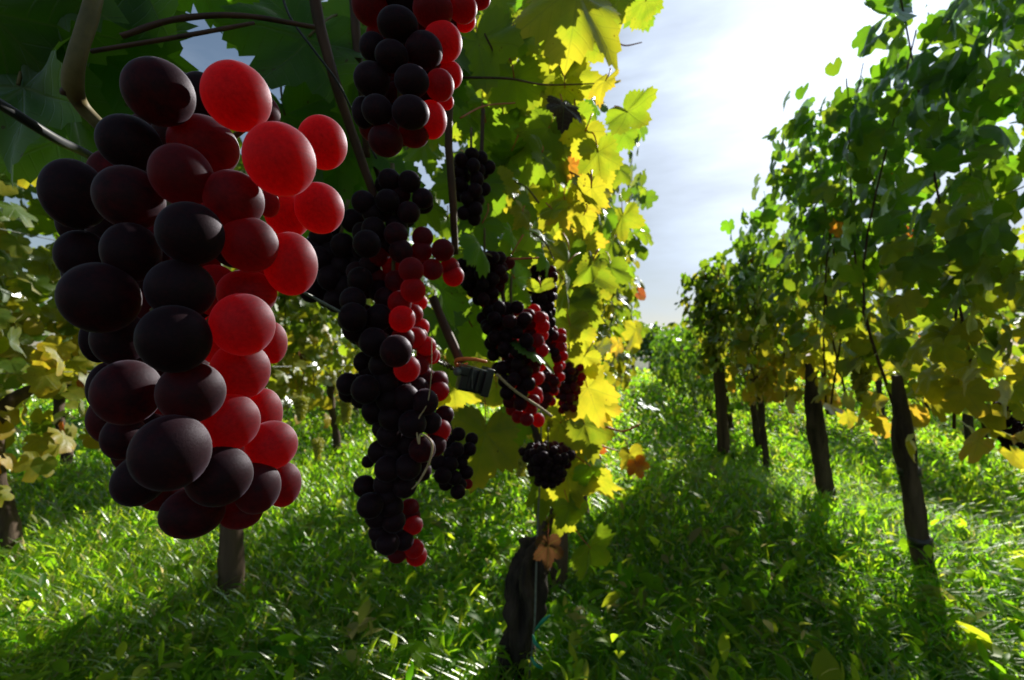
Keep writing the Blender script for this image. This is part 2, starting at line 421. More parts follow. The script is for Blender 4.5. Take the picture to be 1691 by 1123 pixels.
def leaf_mesh_arrays(n=56, rings=(0.0, 0.38, 0.7, 1.0), seed=0, cup=0.2, fold=0.18, wave=0.07, droop=0.25, teeth=True):
    rs = random.Random(seed * 13 + 5)
    ang, r = leaf_outline(n, teeth, seed)
    th = np.radians(ang)
    smooth = np.convolve(np.concatenate([r[-2:], r, r[:2]]), np.ones(5) / 5, 'same')[2:-2]
    V = [[0, 0, 0]]
    for f in rings[1:]:
        rr = (r if f == 1.0 else smooth) * f
        for t_, q in zip(th, rr): V.append([math.sin(t_) * q, math.cos(t_) * q, 0])
    V = np.array(V, float)
    flat = V.copy()
    x, y = V[:, 0], V[:, 1]
    rad = np.hypot(x, y)
    ph = rs.uniform(0, 6.28)
    z = -cup * rad ** 2 + fold * np.abs(x) * rs.choice([1, -1, 1]) + wave * rad * np.sin(np.arctan2(x, y) * 5 + ph) + wave * 0.8 * np.sin(x * 5 + ph) * np.cos(y * 4 + ph)
    z = z - droop * np.clip(y, 0, None) ** 2
    V[:, 2] = z
    V[:, 0] *= 1 - 0.05 * rs.random()
    F = []
    k = np.arange(n); k2 = (k + 1) % n
    T = np.stack([np.zeros(n, int), 1 + k2, 1 + k], 1)
    Q = [np.stack([1 + (i - 1) * n + k, 1 + (i - 1) * n + k2, 1 + i * n + k2, 1 + i * n + k], 1) for i in range(1, len(rings) - 1)]
    return V, T, (np.concatenate(Q) if Q else np.zeros((0, 4), int)), flat
LEAVES = []
for s in range(9):
    rs = random.Random(s)
    V, T, Q, flat = leaf_mesh_arrays(64, (0, .3, .55, .8, 1.0), s, cup=rs.uniform(-.1, .35), fold=rs.uniform(0.05, .3), wave=rs.uniform(.05, .11), droop=rs.uniform(0, .35))
    LEAVES.append(mesh_np('vine_leaf', V, [T, Q], M_LEAF, True, {'lp': ('FLOAT_VECTOR', flat)}))
LEAVES_LO = []
for s in range(6):
    rs = random.Random(s + 50)
    V, T, Q, flat = leaf_mesh_arrays(26, (0, .55, 1.0), s + 20, cup=rs.uniform(-.1, .35), fold=rs.uniform(0.05, .3), wave=rs.uniform(.05, .11), droop=rs.uniform(0, .35))
    LEAVES_LO.append(mesh_np('vine_leaf', V, [T, Q], M_LEAF, True, {'lp': ('FLOAT_VECTOR', flat)}))
STUFF = []
for s in range(4):
    V, T, Q, flat = leaf_mesh_arrays(13, (0, 1.0), s + 40, cup=0.25, fold=.2, wave=.08, droop=.2, teeth=False)
    STUFF.append((V, T, flat))
def norm(v): return v / (np.linalg.norm(v, axis=-1, keepdims=True) + 1e-12)
def frames(tip, nrm):
    """rotation matrices whose Y axis is tip and Z axis is about nrm"""
    y = norm(tip); z = norm(nrm - y * np.sum(nrm * y, -1, keepdims=True)); x = np.cross(y, z)
    return np.stack([x, y, z], -1)
def foliage_obj(name, parent, pos, rot, size, tint):
    Vs, Fs, Ls, Ts, o = [], [], [], [], 0
    kind = rng.integers(0, 4, len(pos))
    for s in range(4):
        m = kind == s
        if not m.any(): continue
        V, T, flat = STUFF[s]
        q = np.einsum('nij,vj->nvi', rot[m], V) * size[m][:, None, None] + pos[m][:, None, :]
        n = m.sum(); nv = len(V)
        Vs.append(q.reshape(-1, 3)); Fs.append((T[None] + (np.arange(n) * nv)[:, None, None] + o).reshape(-1, 3))
        Ls.append(np.tile(flat, (n, 1))); Ts.append(np.repeat(tint[m], nv, 0)); o += n * nv
    V = np.concatenate(Vs)
    if parent is not None: V = V - np.array(parent.location)
    me = mesh_np(name, V, np.concatenate(Fs), M_FOL, True, {'lp': ('FLOAT_VECTOR', np.concatenate(Ls)), 'tint': ('FLOAT_COLOR', np.concatenate([np.concatenate(Ts), np.ones((o, 1))], 1))})
    ob = bpy.data.objects.new(name, me); COL.objects.link(ob)
    if parent is not None: ob.parent = parent
    ob['kind'] = 'stuff'
    return ob
def leaf_obj(parent, pos, rot, size, tint, hi=True, name='leaf', label=None):
    mw = Matrix.Translation(Vector(pos)) @ Matrix(rot.tolist()).to_4x4() @ Matrix.Scale(float(size), 4)
    o = child(name, random.choice(LEAVES if hi else LEAVES_LO), parent, (float(tint[0]), float(tint[1]), float(tint[2]), 1), mw)
    if label: o['label'] = label
    return o

# points the sun must reach
CRIT = []
def corridor_ok(pos, size, crit, tmin=0.012):
    ok = np.ones(len(pos), bool)
    S = np.array(SUN)
    for c in crit:
        d = pos - np.array(c)
        t = d @ S
        off = np.linalg.norm(d - t[:, None] * S, axis=1)
        ok &= ~((t > tmin) & (off < size * 0.6 + 0.006))
    return ok

# ------------------------------------------------------------------ ground
def ground_h(x, y):
    return 0.03 * np.sin(x * 1.3 + 0.4) * np.sin(y * 0.9) + 0.015 * np.sin(x * 3.1 + y * 2.3)
nx = 160
gx = np.sign(np.linspace(-1, 1, nx)) * np.abs(np.linspace(-1, 1, nx)) ** 2.6 * 300
GX, GY = np.meshgrid(gx, gx, indexing='ij')
GZ = ground_h(GX, GY) * (np.hypot(GX, GY) < 60)
ids = np.arange(nx * nx).reshape(nx, nx)
Q = np.stack([ids[:-1, :-1].ravel(), ids[1:, :-1].ravel(), ids[1:, 1:].ravel(), ids[:-1, 1:].ravel()], 1)
g = bpy.data.objects.new('ground', mesh_np('ground', np.stack([GX.ravel(), GY.ravel(), GZ.ravel()], 1), Q, M_SOIL))
link(g); tag(g, kind='structure')

# ------------------------------------------------------------------ grape bunches
def sphere_mesh(name, mat, u=28, v=18):
    V = [[0, 0, 1]]
    for i in range(1, v):
        a = math.pi * i / v
        for k in range(u):
            b = 2 * math.pi * k / u
            V.append([math.sin(a) * math.cos(b), math.sin(a) * math.sin(b), math.cos(a)])
    V.append([0, 0, -1]); V = np.array(V)
    k = np.arange(u); k2 = (k + 1) % u
    T = np.concatenate([np.stack([0 * k, 1 + k, 1 + k2], 1), np.stack([0 * k + len(V) - 1, 1 + (v - 2) * u + k2, 1 + (v - 2) * u + k], 1)])
    Q = np.concatenate([np.stack([1 + i * u + k, 1 + (i + 1) * u + k, 1 + (i + 1) * u + k2, 1 + i * u + k2], 1) for i in range(v - 2)])
    return mesh_np(name, V, [T, Q], mat)
SPH = sphere_mesh('grape', M_GRAPE, 44, 28)
SPH_LO = sphere_mesh('grape', M_GRAPE, 20, 13)
SPH_P = sphere_mesh('pale_grape', M_PALE, 12, 8)
SCAR = sphere_mesh('blossom_scar', M_BARK, 8, 5)
CROT = CM.to_4x4()
def ball(parent, px, py, z, rx, ry, dark, bloom, mesh=SPH, ang=0, depth=None):
    c = P(px, py, z)
    cx = 1 / math.sqrt(1 + ((px - W0 / 2) / F0) ** 2); cyy = 1 / math.sqrt(1 + ((py - H0 / 2) / F0) ** 2)
    sx, sy = rx * z / F0 * cx, ry * z / F0 * cyy
    sz = (sx + sy) / 2 if depth is None else depth
    mw = Matrix.Translation(c) @ CROT @ Matrix.Rotation(R(ang), 4, 'Z') @ Matrix.Diagonal((sx, sy, sz, 1))
    return child('grape', mesh, parent, (dark, bloom, 0, 1), mw), c, (sx + sy) / 2

# bunch 1, the big one in front
b1 = empty('grape_bunch', P(240, 215, 0.165), 'huge dark purple and glowing red grape bunch hanging closest at the left', 'grape bunch', 'bunches of red grapes on the near vine')
B1 = [  # px, py, rx, ry, darkness, depth, tilt
 (256,153,60,55,1,.135,-25),(327,160,34,40,1,.165,0),(386,160,57,56,0,.138,-20),(428,186,30,30,.6,.168,0),(458,264,59,58,.12,.135,0),
 (529,236,40,43,0,.170,0),(524,344,40,40,.05,.168,0),(471,354,37,37,0,.178,0),(438,336,18,22,.5,.160,0),(207,237,55,45,1,.142,-10),
 (331,241,60,48,.6,.150,-15),(294,290,53,49,.45,.132,0),(381,329,50,45,.8,.138,10),(115,321,53,55,1,.145,0),(207,327,59,50,1,.132,0),
 (309,386,56,49,1,.128,0),(407,404,48,43,.45,.140,0),(476,436,43,49,.25,.152,0),(210,417,48,46,1,.130,0),(128,423,44,40,1,.152,0),
 (158,492,68,54,1,.124,0),(292,478,58,46,1,.129,0),(403,484,50,36,.6,.150,0),(396,536,53,48,.08,.134,0),(446,566,22,32,.05,.156,0),
 (282,560,62,52,1,.123,5),(192,560,48,42,1,.140,0),(392,612,49,45,.15,.146,0),(203,648,58,50,1,.132,0),(172,640,32,40,1,.155,0),
 (310,648,57,47,.9,.130,0),(376,697,48,44,.2,.140,0),(430,684,30,40,.05,.158,0),(444,735,43,38,.3,.150,0),(276,747,67,59,1,.122,0),
 (197,722,37,35,1,.150,0),(224,792,46,42,1,.143,-20),(357,786,56,47,.95,.134,0),(420,805,38,41,.9,.144,0),(464,800,28,35,.7,.156,0),
 (312,846,56,40,1,.138,0),(392,846,38,26,.9,.150,0),(240,520,40,38,.5,.160,0),(360,560,40,40,.3,.165,0),(350,480,40,40,.6,.165,0),
 (250,440,42,42,.8,.165,0),(180,380,42,42,.9,.168,0),(270,640,42,42,.8,.160,0),(350,370,40,40,.6,.168,0),(330,740,42,42,.6,.160,0),(290,220,44,40,.9,.17,0),
 (430,440,34,34,.4,.172,0),(250,610,30,30,.8,.15,0),(240,350,40,40,.9,.17,0),(390,760,34,34,.6,.165,0),(155,560,26,36,1,.16,0)]
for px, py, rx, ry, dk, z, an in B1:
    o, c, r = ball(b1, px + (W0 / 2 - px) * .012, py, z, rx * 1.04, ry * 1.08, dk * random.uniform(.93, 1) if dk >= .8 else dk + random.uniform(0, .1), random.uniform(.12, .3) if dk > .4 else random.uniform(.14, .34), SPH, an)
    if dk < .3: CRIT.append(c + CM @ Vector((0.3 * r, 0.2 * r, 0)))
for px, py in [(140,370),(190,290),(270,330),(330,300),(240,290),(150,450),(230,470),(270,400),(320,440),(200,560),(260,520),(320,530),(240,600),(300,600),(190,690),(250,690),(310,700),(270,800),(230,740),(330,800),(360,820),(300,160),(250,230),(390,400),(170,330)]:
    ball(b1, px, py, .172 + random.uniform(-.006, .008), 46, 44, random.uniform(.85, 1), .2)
def st(parent, specs, name='stem', mat=None, **kw): return tubes_obj(name, specs, mat or M_PETI, parent, **kw)
st(b1, [([P(165,205,.17), P(250,260,.165), P(300,400,.158), P(300,560,.152), P(310,700,.15), P(320,800,.15)], [.0022,.002,.0018,.0016,.0014,.001]),
        ([P(300,300,.16), P(370,240,.158), P(412,206,.152)], [.0012,.001,.0009]), ([P(412,206,.152), P(425,222,.15)], [.001,.0012]), ([P(412,206,.152), P(400,214,.15)], [.001,.0012]),
        ([P(300,350,.16), P(420,330,.165), P(486,312,.166), P(505,318,.168)], [.0012,.001,.0009,.001]),
        ([P(300,480,.155), P(250,515,.15)], [.001,.001]), ([P(300,600,.152), P(352,520,.15)], [.001,.0009])], seg=8, per=6)
pb = tubes_obj('stalk', [([P(158,-20,.16), P(150,20,.158), P(128,90,.155), P(120,140,.157), P(135,175,.163), P(170,212,.168)], [.0026,.0026,.0027,.0030,.0024,.0022])], M_PETI, b1, seg=14, per=10, rough=.12, freq=160)
tubes_obj('bud', [([P(118,148,.157), P(106,152,.157), P(100,155,.157)], [.0012,.0014,.0004])], M_CANE, b1, seg=8, per=4)

# bunch 2, top middle
b2 = empty('grape_bunch', P(650, -20, .25), 'dark bunch with a lit red right edge at the top, against the brown canes', 'grape bunch', 'bunches of red grapes on the near vine')
B2 = [(657,41,33,30,1,.235),(613,10,31,35,.6,.25),(647,93,27,27,1,.235),(617,79,23,26,1,.25),(700,84,30,32,.9,.24),(731,70,31,35,0,.25),(743,124,20,24,0,.26),
 (726,141,23,27,.6,.245),(614,132,29,30,1,.24),(680,134,28,27,1,.236),(623,182,25,26,1,.235),(678,186,30,28,1,.234),(600,186,18,27,1,.25),(712,198,25,32,.02,.252),
 (637,232,28,27,.85,.242),(683,222,25,22,.8,.25),(715,16,32,32,.55,.245),(764,14,23,25,.4,.25),(766,34,19,19,0,.262),(790,0,19,16,.7,.262),(737,168,12,14,.2,.262),
 (665,2,28,28,1,.25),(640,-30,30,28,1,.24),(700,-35,32,30,.9,.245),(745,-25,28,28,.4,.25),(655,160,24,24,.5,.258),(660,115,24,24,.7,.262),(690,50,26,26,.8,.262),(600,-20,26,26,1,.255)]
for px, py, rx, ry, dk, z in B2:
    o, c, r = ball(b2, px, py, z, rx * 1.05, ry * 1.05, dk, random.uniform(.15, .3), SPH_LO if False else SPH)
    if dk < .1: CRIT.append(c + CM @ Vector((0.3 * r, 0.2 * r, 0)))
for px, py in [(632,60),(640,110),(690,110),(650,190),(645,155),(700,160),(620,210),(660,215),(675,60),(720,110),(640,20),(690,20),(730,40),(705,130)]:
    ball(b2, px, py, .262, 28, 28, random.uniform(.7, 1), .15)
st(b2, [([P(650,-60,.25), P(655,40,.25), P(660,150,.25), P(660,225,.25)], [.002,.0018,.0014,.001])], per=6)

# bunch 3, long one in the middle
b3 = empty('grape_bunch', P(650, 290, .40), 'long dark tapering bunch in the middle with red grapes crossed by the wire', 'grape bunch', 'bunches of red grapes on the near vine')
b3b = empty('grape_bunch', P(560, 380, .42), 'broad nearly black bunch behind the right side of the biggest bunch', 'grape bunch', 'bunches of red grapes on the near vine')
B3 = [(643,297,17,1),(676,300,17,1),(698,328,16,.95),(640,332,18,1),(675,351,17,.9),(600,334,18,1),(617,352,17,1),(617,378,18,1),(654,387,18,.9),(662,415,18,.9),(606,403,21,1),
 (626,423,16,.1),(647,440,15,.1),(698,392,16,.6),(696,415,16,.6),(731,413,17,.6),(743,440,14,.05),(714,445,16,.7),(679,446,19,.3),(623,460,15,.25),(654,465,17,.8),(682,479,19,0),
 (595,462,19,1),(583,496,20,1),(637,493,17,.9),(693,499,12,0),(675,512,12,.1),(664,527,20,.02),(695,540,13,0),(686,558,16,0),(704,572,15,0),(714,588,12,.4),(583,524,22,1),(626,524,20,1),
 (587,543,20,1),(617,565,22,1),(654,580,24,1),(601,598,16,1),(574,634,17,1),(590,632,14,1),(604,643,22,1),(631,603,20,1),(636,632,20,1),(672,609,20,.08),(659,623,17,.05),(693,603,15,.02),
 (709,627,14,0),(725,646,15,.2),(727,625,11,.5),(670,657,20,1),(618,678,19,1),(643,660,20,1),(702,664,20,1),(647,689,20,1),(681,700,21,1),(711,698,17,1),(727,710,16,.3),(734,685,14,.95),
 (633,707,17,1),(643,719,19,1),(674,732,18,1),(697,742,20,.9),(718,735,17,.9),(627,746,18,1),(649,749,18,1),(640,774,20,1),(674,771,20,1),(695,778,16,1),(636,799,18,1),(668,803,18,1),
 (602,803,17,.95),(608,762,10,1),(611,835,20,1),(647,837,18,1),(677,838,14,.1),(622,853,18,1),(650,860,18,1),(682,867,15,.05),(627,878,17,1),(640,897,18,1),(666,892,16,.95),(656,914,15,.2),(684,906,15,0),(640,820,18,1),(660,640,18,1),(690,640,16,.8),(665,560,18,.7),(660,500,18,.7),(700,620,14,.3)]
B3B = [(583,365,18),(567,406,19),(530,393,18),(530,428,19),(564,440,18),(545,459,19),(514,480,18),(570,474,18),(555,496,18),(545,420,18),(548,375,16),(525,460,18),(540,490,16),(510,430,16),(590,430,17),(575,450,17),(560,350,14),(520,410,18)]
def z_for(r, base): return base + (18 - r) * 0.006
for px, py, r_, dk in B3:
    z = z_for(r_, .40)
    o, c, r = ball(b3, px, py, z, r_ * 1.13, r_ * 1.13, dk, random.uniform(.12, .28), SPH_LO)
    if dk < .06: CRIT.append(c + CM @ Vector((0.3 * r, 0.2 * r, 0)))
for px, py, r_ in B3B: ball(b3b, px, py, z_for(r_, .43), r_ * 1.15, r_ * 1.15, 1, random.uniform(.12, .25), SPH_LO)
for px, py, r_, dk in B3[::2]:
    ball(b3, px + random.uniform(-12, 12) * .8, py + random.uniform(4, 16), .425, 18, 18, min(1, dk + .3), .15, SPH_LO)
for px, py in [(640,350),(660,320),(620,395),(655,372),(600,385),(640,405),(590,450),(610,440),(605,475),(625,480),(600,520),(650,545),(605,560),(625,590),(640,620),(610,610),(660,590),(690,660),(660,690),(620,640)]:
    ball(b3, px, py, .415, 19, 19, random.uniform(.8, 1), .15, SPH_LO)
st(b3, [([P(648,270,.41), P(650,400,.41), P(650,560,.41), P(660,700,.41), P(645,880,.41)], [.002,.0018,.0016,.0014,.001])], per=6)
st(b3b, [([P(575,330,.44), P(560,400,.44), P(545,480,.44)], [.002,.0016,.001])], per=6)
b4 = empty('grape_bunch', P(760, 705, .5), 'small black loose bunch beside the long bunch, in front of the yellow leaf', 'grape bunch', 'bunches of red grapes on the near vine')
for px, py, r_, dk in [(740,728,12,1),(757,717,12,1),(779,725,11,1),(754,742,13,1),(775,742,12,1),(724,764,14,1),(743,767,14,1),(761,764,12,1),(731,785,15,1),(750,789,13,1),(770,780,12,1),(736,799,12,1),(756,812,13,1),(772,799,9,.1),(745,750,13,1),(760,800,11,1),(765,752,11,1)]:
    ball(b4, px, py, .5 + (12 - r_) * .008, r_, r_, dk, random.uniform(.12, .28), SPH_LO)
st(b4, [([P(740,690,.5), P(750,730,.51), P(752,800,.51)], [.0018,.0014,.001]), ([P(745,740,.495), P(765,736,.49)], [.001,.001])], per=6)

def gen_bunch(top, length, width, r, label, group, dark=(0.9, 0.05), mesh=None, seed=0, lean=(0, 0), solid=False, crit=True):
    """a conical bunch: berries packed by rejection round a hanging stalk; berries towards the sun are painted redder, as if lit through"""
    rs = random.Random(seed)
    e = empty('grape_bunch', top, label, 'grape bunch', group)
    pts = []
    S = np.array(SUN)
    for _ in range(4000):
        t = rs.random()
        wr = width / 2 * (1 - 0.62 * t) * min(1, 0.55 + t * 4)
        a = rs.uniform(0, 6.28); q = math.sqrt(rs.uniform(.15, 1)) * wr
        p = np.array(top) + np.array([math.cos(a) * q + lean[0] * t, math.sin(a) * q + lean[1] * t, -t * length])
        if all(np.linalg.norm(p - o) > r * 1.55 for o in pts): pts.append(p)
        if len(pts) > 110: break
    ax = np.array(top)
    if solid:   # far bunch: too small to pick the berries apart
        V0 = np.array([v.co for v in mesh.vertices]); F0_ = [tuple(p.vertices) for p in mesh.polygons]
        T_ = np.array([f for f in F0_ if len(f) == 3]); Q_ = np.array([f for f in F0_ if len(f) == 4])
        n = len(pts); nv = len(V0); o = (np.arange(n) * nv)[:, None, None]
        V = (V0[None] * r + np.array(pts)[:, None, :]).reshape(-1, 3) - np.array(top)
        me = mesh_np('berries', V, [(T_[None] + o).reshape(-1, 3), (Q_[None] + o).reshape(-1, 4)], mesh.materials[0])
        ob = bpy.data.objects.new('berries', me); COL.objects.link(ob); ob.parent = e; ob['kind'] = 'stuff'
        ob.color = (0.95, 0.15, 0, 1)
    else:
        for p in pts:
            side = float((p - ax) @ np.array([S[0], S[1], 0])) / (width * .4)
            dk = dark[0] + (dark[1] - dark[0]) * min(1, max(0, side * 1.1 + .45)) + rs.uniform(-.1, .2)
            mw = Matrix.Translation(Vector(p)) @ Matrix.Diagonal((r * rs.uniform(.92, 1.06), r * rs.uniform(.92, 1.06), r * rs.uniform(.92, 1.08), 1))
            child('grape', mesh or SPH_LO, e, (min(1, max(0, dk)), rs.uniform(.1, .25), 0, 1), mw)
            if crit and dk < .2 and rs.random() < .6: CRIT.append(Vector(p))
    tb = Vector(top)
    st(e, [([tb + Vector((0, 0, .04)), tb, tb + Vector((lean[0] * .9, lean[1] * .9, -length * .92))], [.0018, .0018, .001])], per=4, seg=6)
    return e
GR = 'bunches of red grapes on the near vine'
gen_bunch(P(845,505,.62), .155, .095, .0092, 'dark and ruby bunch under the pale folded leaf, just right of the black clip', GR, (1, .1), seed=1, lean=(.02, 0))
gen_bunch(P(905,545,.80), .13, .07, .0090, 'slender red bunch squeezed between the leaf-capped bunch and the yellow leaves', GR, (.7, 0), seed=2)
gen_bunch(P(940,598,.98), .105, .08, .0090, 'small bright ruby bunch beside the yellow-green leaves', GR, (.7, 0), seed=3)
gen_bunch(P(985,688,1.15), .11, .05, .0090, 'thin red bunch hanging lowest at the outer edge of the near vine', GR, (.5, 0), seed=4)
gen_bunch(P(905,738,.95), .075, .12, .0095, 'wide black bunch just above the lower yellow leaf cluster', GR, (1, .7), seed=5)
gen_bunch(P(895,440,.78), .15, .05, .0085, 'narrow blackish bunch high behind the leaves, above the ruby bunches', GR, (1, .9), seed=6, crit=False)
gen_bunch(P(800,425,.62), .06, .08, .0085, 'small half hidden dark bunch behind the white folded leaf', GR, (1, .5), seed=7, crit=False)
gen_bunch(P(778,262,.58), .075, .05, .0090, 'black bunch in shade behind the vertical cane at the upper middle', GR, (1, 1), seed=8, crit=False)

# ------------------------------------------------------------------ the near vine: leaves placed where the photo shows them
near = empty('grape_vine', GP(855, 1150) if False else P(852, 1165, 1.12), 'nearest old vine with black gnarled trunk, yellow-green leaves and a wire', 'grape vine', 'vines of the near row')
near.location.z = 0
over = empty('grape_vine', (-0.42, -0.35, 0), 'overhanging vine whose big dark green leaves shade the upper left', 'grape vine', 'vines of the near row')

PET = []
def at_leaf(parent, px, py, z, rpx, ang, h, v=1.0, k=0.0, tilt=None, label=None, sh=None, crit=True):
    p = np.array(P(px, py, z)); size = rpx * z / F0
    a = R(ang)
    rs = random
    if tilt is None: tilt = (rs.uniform(-35, 35), rs.uniform(-40, 40))
    M = CM @ Matrix.Rotation(a - R(90), 3, 'Z') @ Matrix.Rotation(R(tilt[0]), 3, 'X') @ Matrix.Rotation(R(tilt[1]), 3, 'Y')
    if crit:
        for dz in (0, .04, -.04, .08, -.08, .13, .18, .24):
            q = np.array(P(px, py, z + dz)); s2 = rpx * (z + dz) / F0
            if corridor_ok(q[None], np.array([s2]), CRIT)[0]: p, size = q, s2; break
        else: return None
    o = leaf_obj(parent, p, np.array(M), size, (h, v, k), True, label=label)
    PET.append((parent, Vector(p), -(M @ Vector((0, 1, 0))), size))
    if sh is not None: o.data = LEAVES[sh]
    if crit and h >= .42 and px > 880 and py < 650: CRIT.append(Vector(p) + Matrix.to_3x3(o.matrix_basis) @ Vector((0, .4, 0)))
    return o
# dark undersides, upper left
for a in [(120,50,.33,240,-95,.02),(30,140,.30,190,-75,.05),(185,60,.36,150,-75,.0),(-20,20,.28,200,-60,.0),(205,170,.37,130,-110,.08),(310,-70,.38,100,-75,.0),
          (60,-60,.3,210,-90,.05),(225,-40,.33,180,-110,0),(440,-10,.42,110,-80,.03),(510,60,.40,150,-115,.0),(470,190,.43,130,-75,.05),(560,190,.46,150,-95,.0),(540,310,.50,120,-80,.02),
          (600,40,.44,140,-90,.05),(640,300,.58,110,-120,.05),(590,240,.5,110,-60,.0),(90,230,.4,110,-70,.1),(405,-20,.46,75,-70,.05)]:
    at_leaf(over, *a, tilt=(random.uniform(-25, 25), random.uniform(-25, 25)))
# leaves round the bunches, middle
for a in [(700,60,.55,120,-85,.16),(790,70,.6,115,-80,.25),(840,40,.66,95,-100,.35),(760,170,.62,75,-70,.12),(830,210,.7,80,-95,.15),(880,140,.72,70,-90,.35),(780,300,.62,100,-100,.08),
          (850,330,.75,75,-75,.18),(700,340,.55,60,-60,.2),(930,330,.85,70,-100,.3),(720,520,.62,90,-60,.1),(780,540,.66,90,-60,.1),(850,460,.6,75,-50,.15),(840,430,.62,70,-120,.12),(940,430,.9,90,-90,.15),(760,450,.7,70,-40,.25),
          (740,600,.75,60,-60,.3),(880,260,.8,70,-60,.15),(930,130,.7,90,-70,.45)]:
    at_leaf(near, a[0], a[1], a[2] + .04, a[3] * .84, a[4], a[5] + .08)
for _ in range(95):
    px = rng.uniform(700, 1010); py = rng.uniform(-30, 480)
    if px < 760 and py > 380: continue
    o = at_leaf(near, px, py, rng.uniform(.62, 1.0), rng.uniform(30, 58), rng.uniform(-130, -50), float(np.clip(rng.normal(.24 + (px - 740) / 700, .12), 0, .8)), 1.0, 0.0, (rng.uniform(-60, 60), rng.uniform(-60, 60)))
    if o and rng.random() < .38 and px > 740: CRIT.append(o.matrix_basis.translation + near.location)
# bright ones at the outer side
for a in [(955,-15,.62,125,-97,.52,1.1),(1005,410,.80,95,-80,.5,1.1),(990,320,.85,100,-70,.45,1),(920,90,.8,120,-95,.48,1),(1045,300,.95,75,-100,.42,1),(1010,190,.85,80,-60,.35,1),(1060,150,1.0,60,-90,.6,1),
          (1080,30,1.0,70,-60,.62,1),(1075,90,1.05,60,-100,.72,1),(1000,250,.8,80,-110,.5,1),(960,380,.9,90,-80,.55,1),(1020,500,1.1,70,-90,.5,1),(960,520,.95,75,-80,.6,1),(990,590,1.0,80,-70,.62,1),
          (940,500,1.0,70,-100,.4,1),(970,640,1.0,70,-75,.66,1),(965,700,1.0,62,-70,.45,1),(925,700,1.08,55,-110,.55,.9),(880,690,1.1,55,-120,.6,.7),(800,715,.75,92,-95,.52,.8),(850,690,1.0,50,-80,.15,.8),
          (935,782,1.0,68,-80,.55,1),(900,800,1.05,60,-100,.35,.9),(985,790,1.05,52,-60,.6,1),(940,835,1.0,46,-70,.3,1),(975,905,.98,68,-55,.25,1),(925,860,1.1,40,-100,.5,1),(1040,750,1.2,35,-80,.7,1),(750,640,1.1,60,-90,.6,1),(820,640,1.3,60,-90,.55,1),(975,770,1.0,50,-40,.1,1.4)]:
    at_leaf(near, *a[:6], a[6])
at_leaf(near, 930,175,.66,45,-85,.3,.6,1.0, label='dry dark brown curled leaf', crit=False)
at_leaf(near, 940,270,.75,32,-60,.6,1,.35, label='small bright red leaf')
at_leaf(near, 905,900,1.0,38,-90,.5,.8,.85, label='dry brown leaf by the trunk')
at_leaf(near, 1050,765,1.2,26,-70,.7,1,.4, label='small orange-red leaf')
at_leaf(near, 975,735,1.1,30,-20,.7,1,.4, label='small red leaf')
BOX = [(798, 900, 490, 720, .62), (872, 950, 535, 690, .8), (905, 975, 580, 695, .98), (965, 1005, 675, 760, 1.15), (845, 965, 735, 790, .95), (560, 830, 280, 930, .5)]
def hides(px, py, z, rp):
    return any(z < b[4] and b[0] - rp * .55 < px < b[1] + rp * .55 and b[2] - rp * .8 < py < b[3] + rp * .2 for b in BOX)
def edge_x(y): return float(np.interp(y, [0, 150, 170, 300, 420, 560, 640, 700, 800], [1095, 1085, 1075, 1078, 1050, 1035, 1028, 1008, 1000]))
for _ in range(120):
    py = rng.uniform(-20, 780); e = edge_x(py); z = rng.uniform(.72, 1.25); rp = rng.uniform(38, 66) / (z ** .6)
    px = e - rp * .6 - rng.exponential(55)
    if py > 640 and rng.random() < .55: continue
    if px < 800 or hides(px, py, z, rp): continue
    h = float(np.clip(rng.normal(.42 + max(0, py - 350) / 1500, .10), .1, .85))
    at_leaf(near, px, py, z, rp, rng.uniform(-125, -55), h, 1.05, 0.0, (rng.uniform(-40, 40), rng.uniform(-45, 45)))
# leaves whose faces catch the sun
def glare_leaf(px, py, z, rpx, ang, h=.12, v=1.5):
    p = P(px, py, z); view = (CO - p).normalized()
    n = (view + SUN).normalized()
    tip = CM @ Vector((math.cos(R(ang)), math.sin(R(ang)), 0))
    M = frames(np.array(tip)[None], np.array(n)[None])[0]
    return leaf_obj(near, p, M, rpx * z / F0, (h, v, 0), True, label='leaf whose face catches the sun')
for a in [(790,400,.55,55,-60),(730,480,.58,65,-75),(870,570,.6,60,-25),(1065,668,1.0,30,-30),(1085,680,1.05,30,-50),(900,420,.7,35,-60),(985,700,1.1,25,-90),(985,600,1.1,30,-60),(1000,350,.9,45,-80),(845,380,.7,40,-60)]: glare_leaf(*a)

for par in (near, over):
    sp = []
    for q, p, d, sz in PET:
        if q is not par: continue
        L_ = sz * random.uniform(.7, 1.1); w = CM @ Vector((random.uniform(-.5, .3), random.uniform(0, .5), -.8))
        sp.append(([p, p + d * L_ * .45 + w * L_ * .12, p + d * L_ * .7 + w * L_ * .55], [.0011, .001, .0014]))
    tubes_obj('petioles', sp, M_REDST if par is near else M_PETI, par, seg=6, per=3)['kind'] = 'stuff'
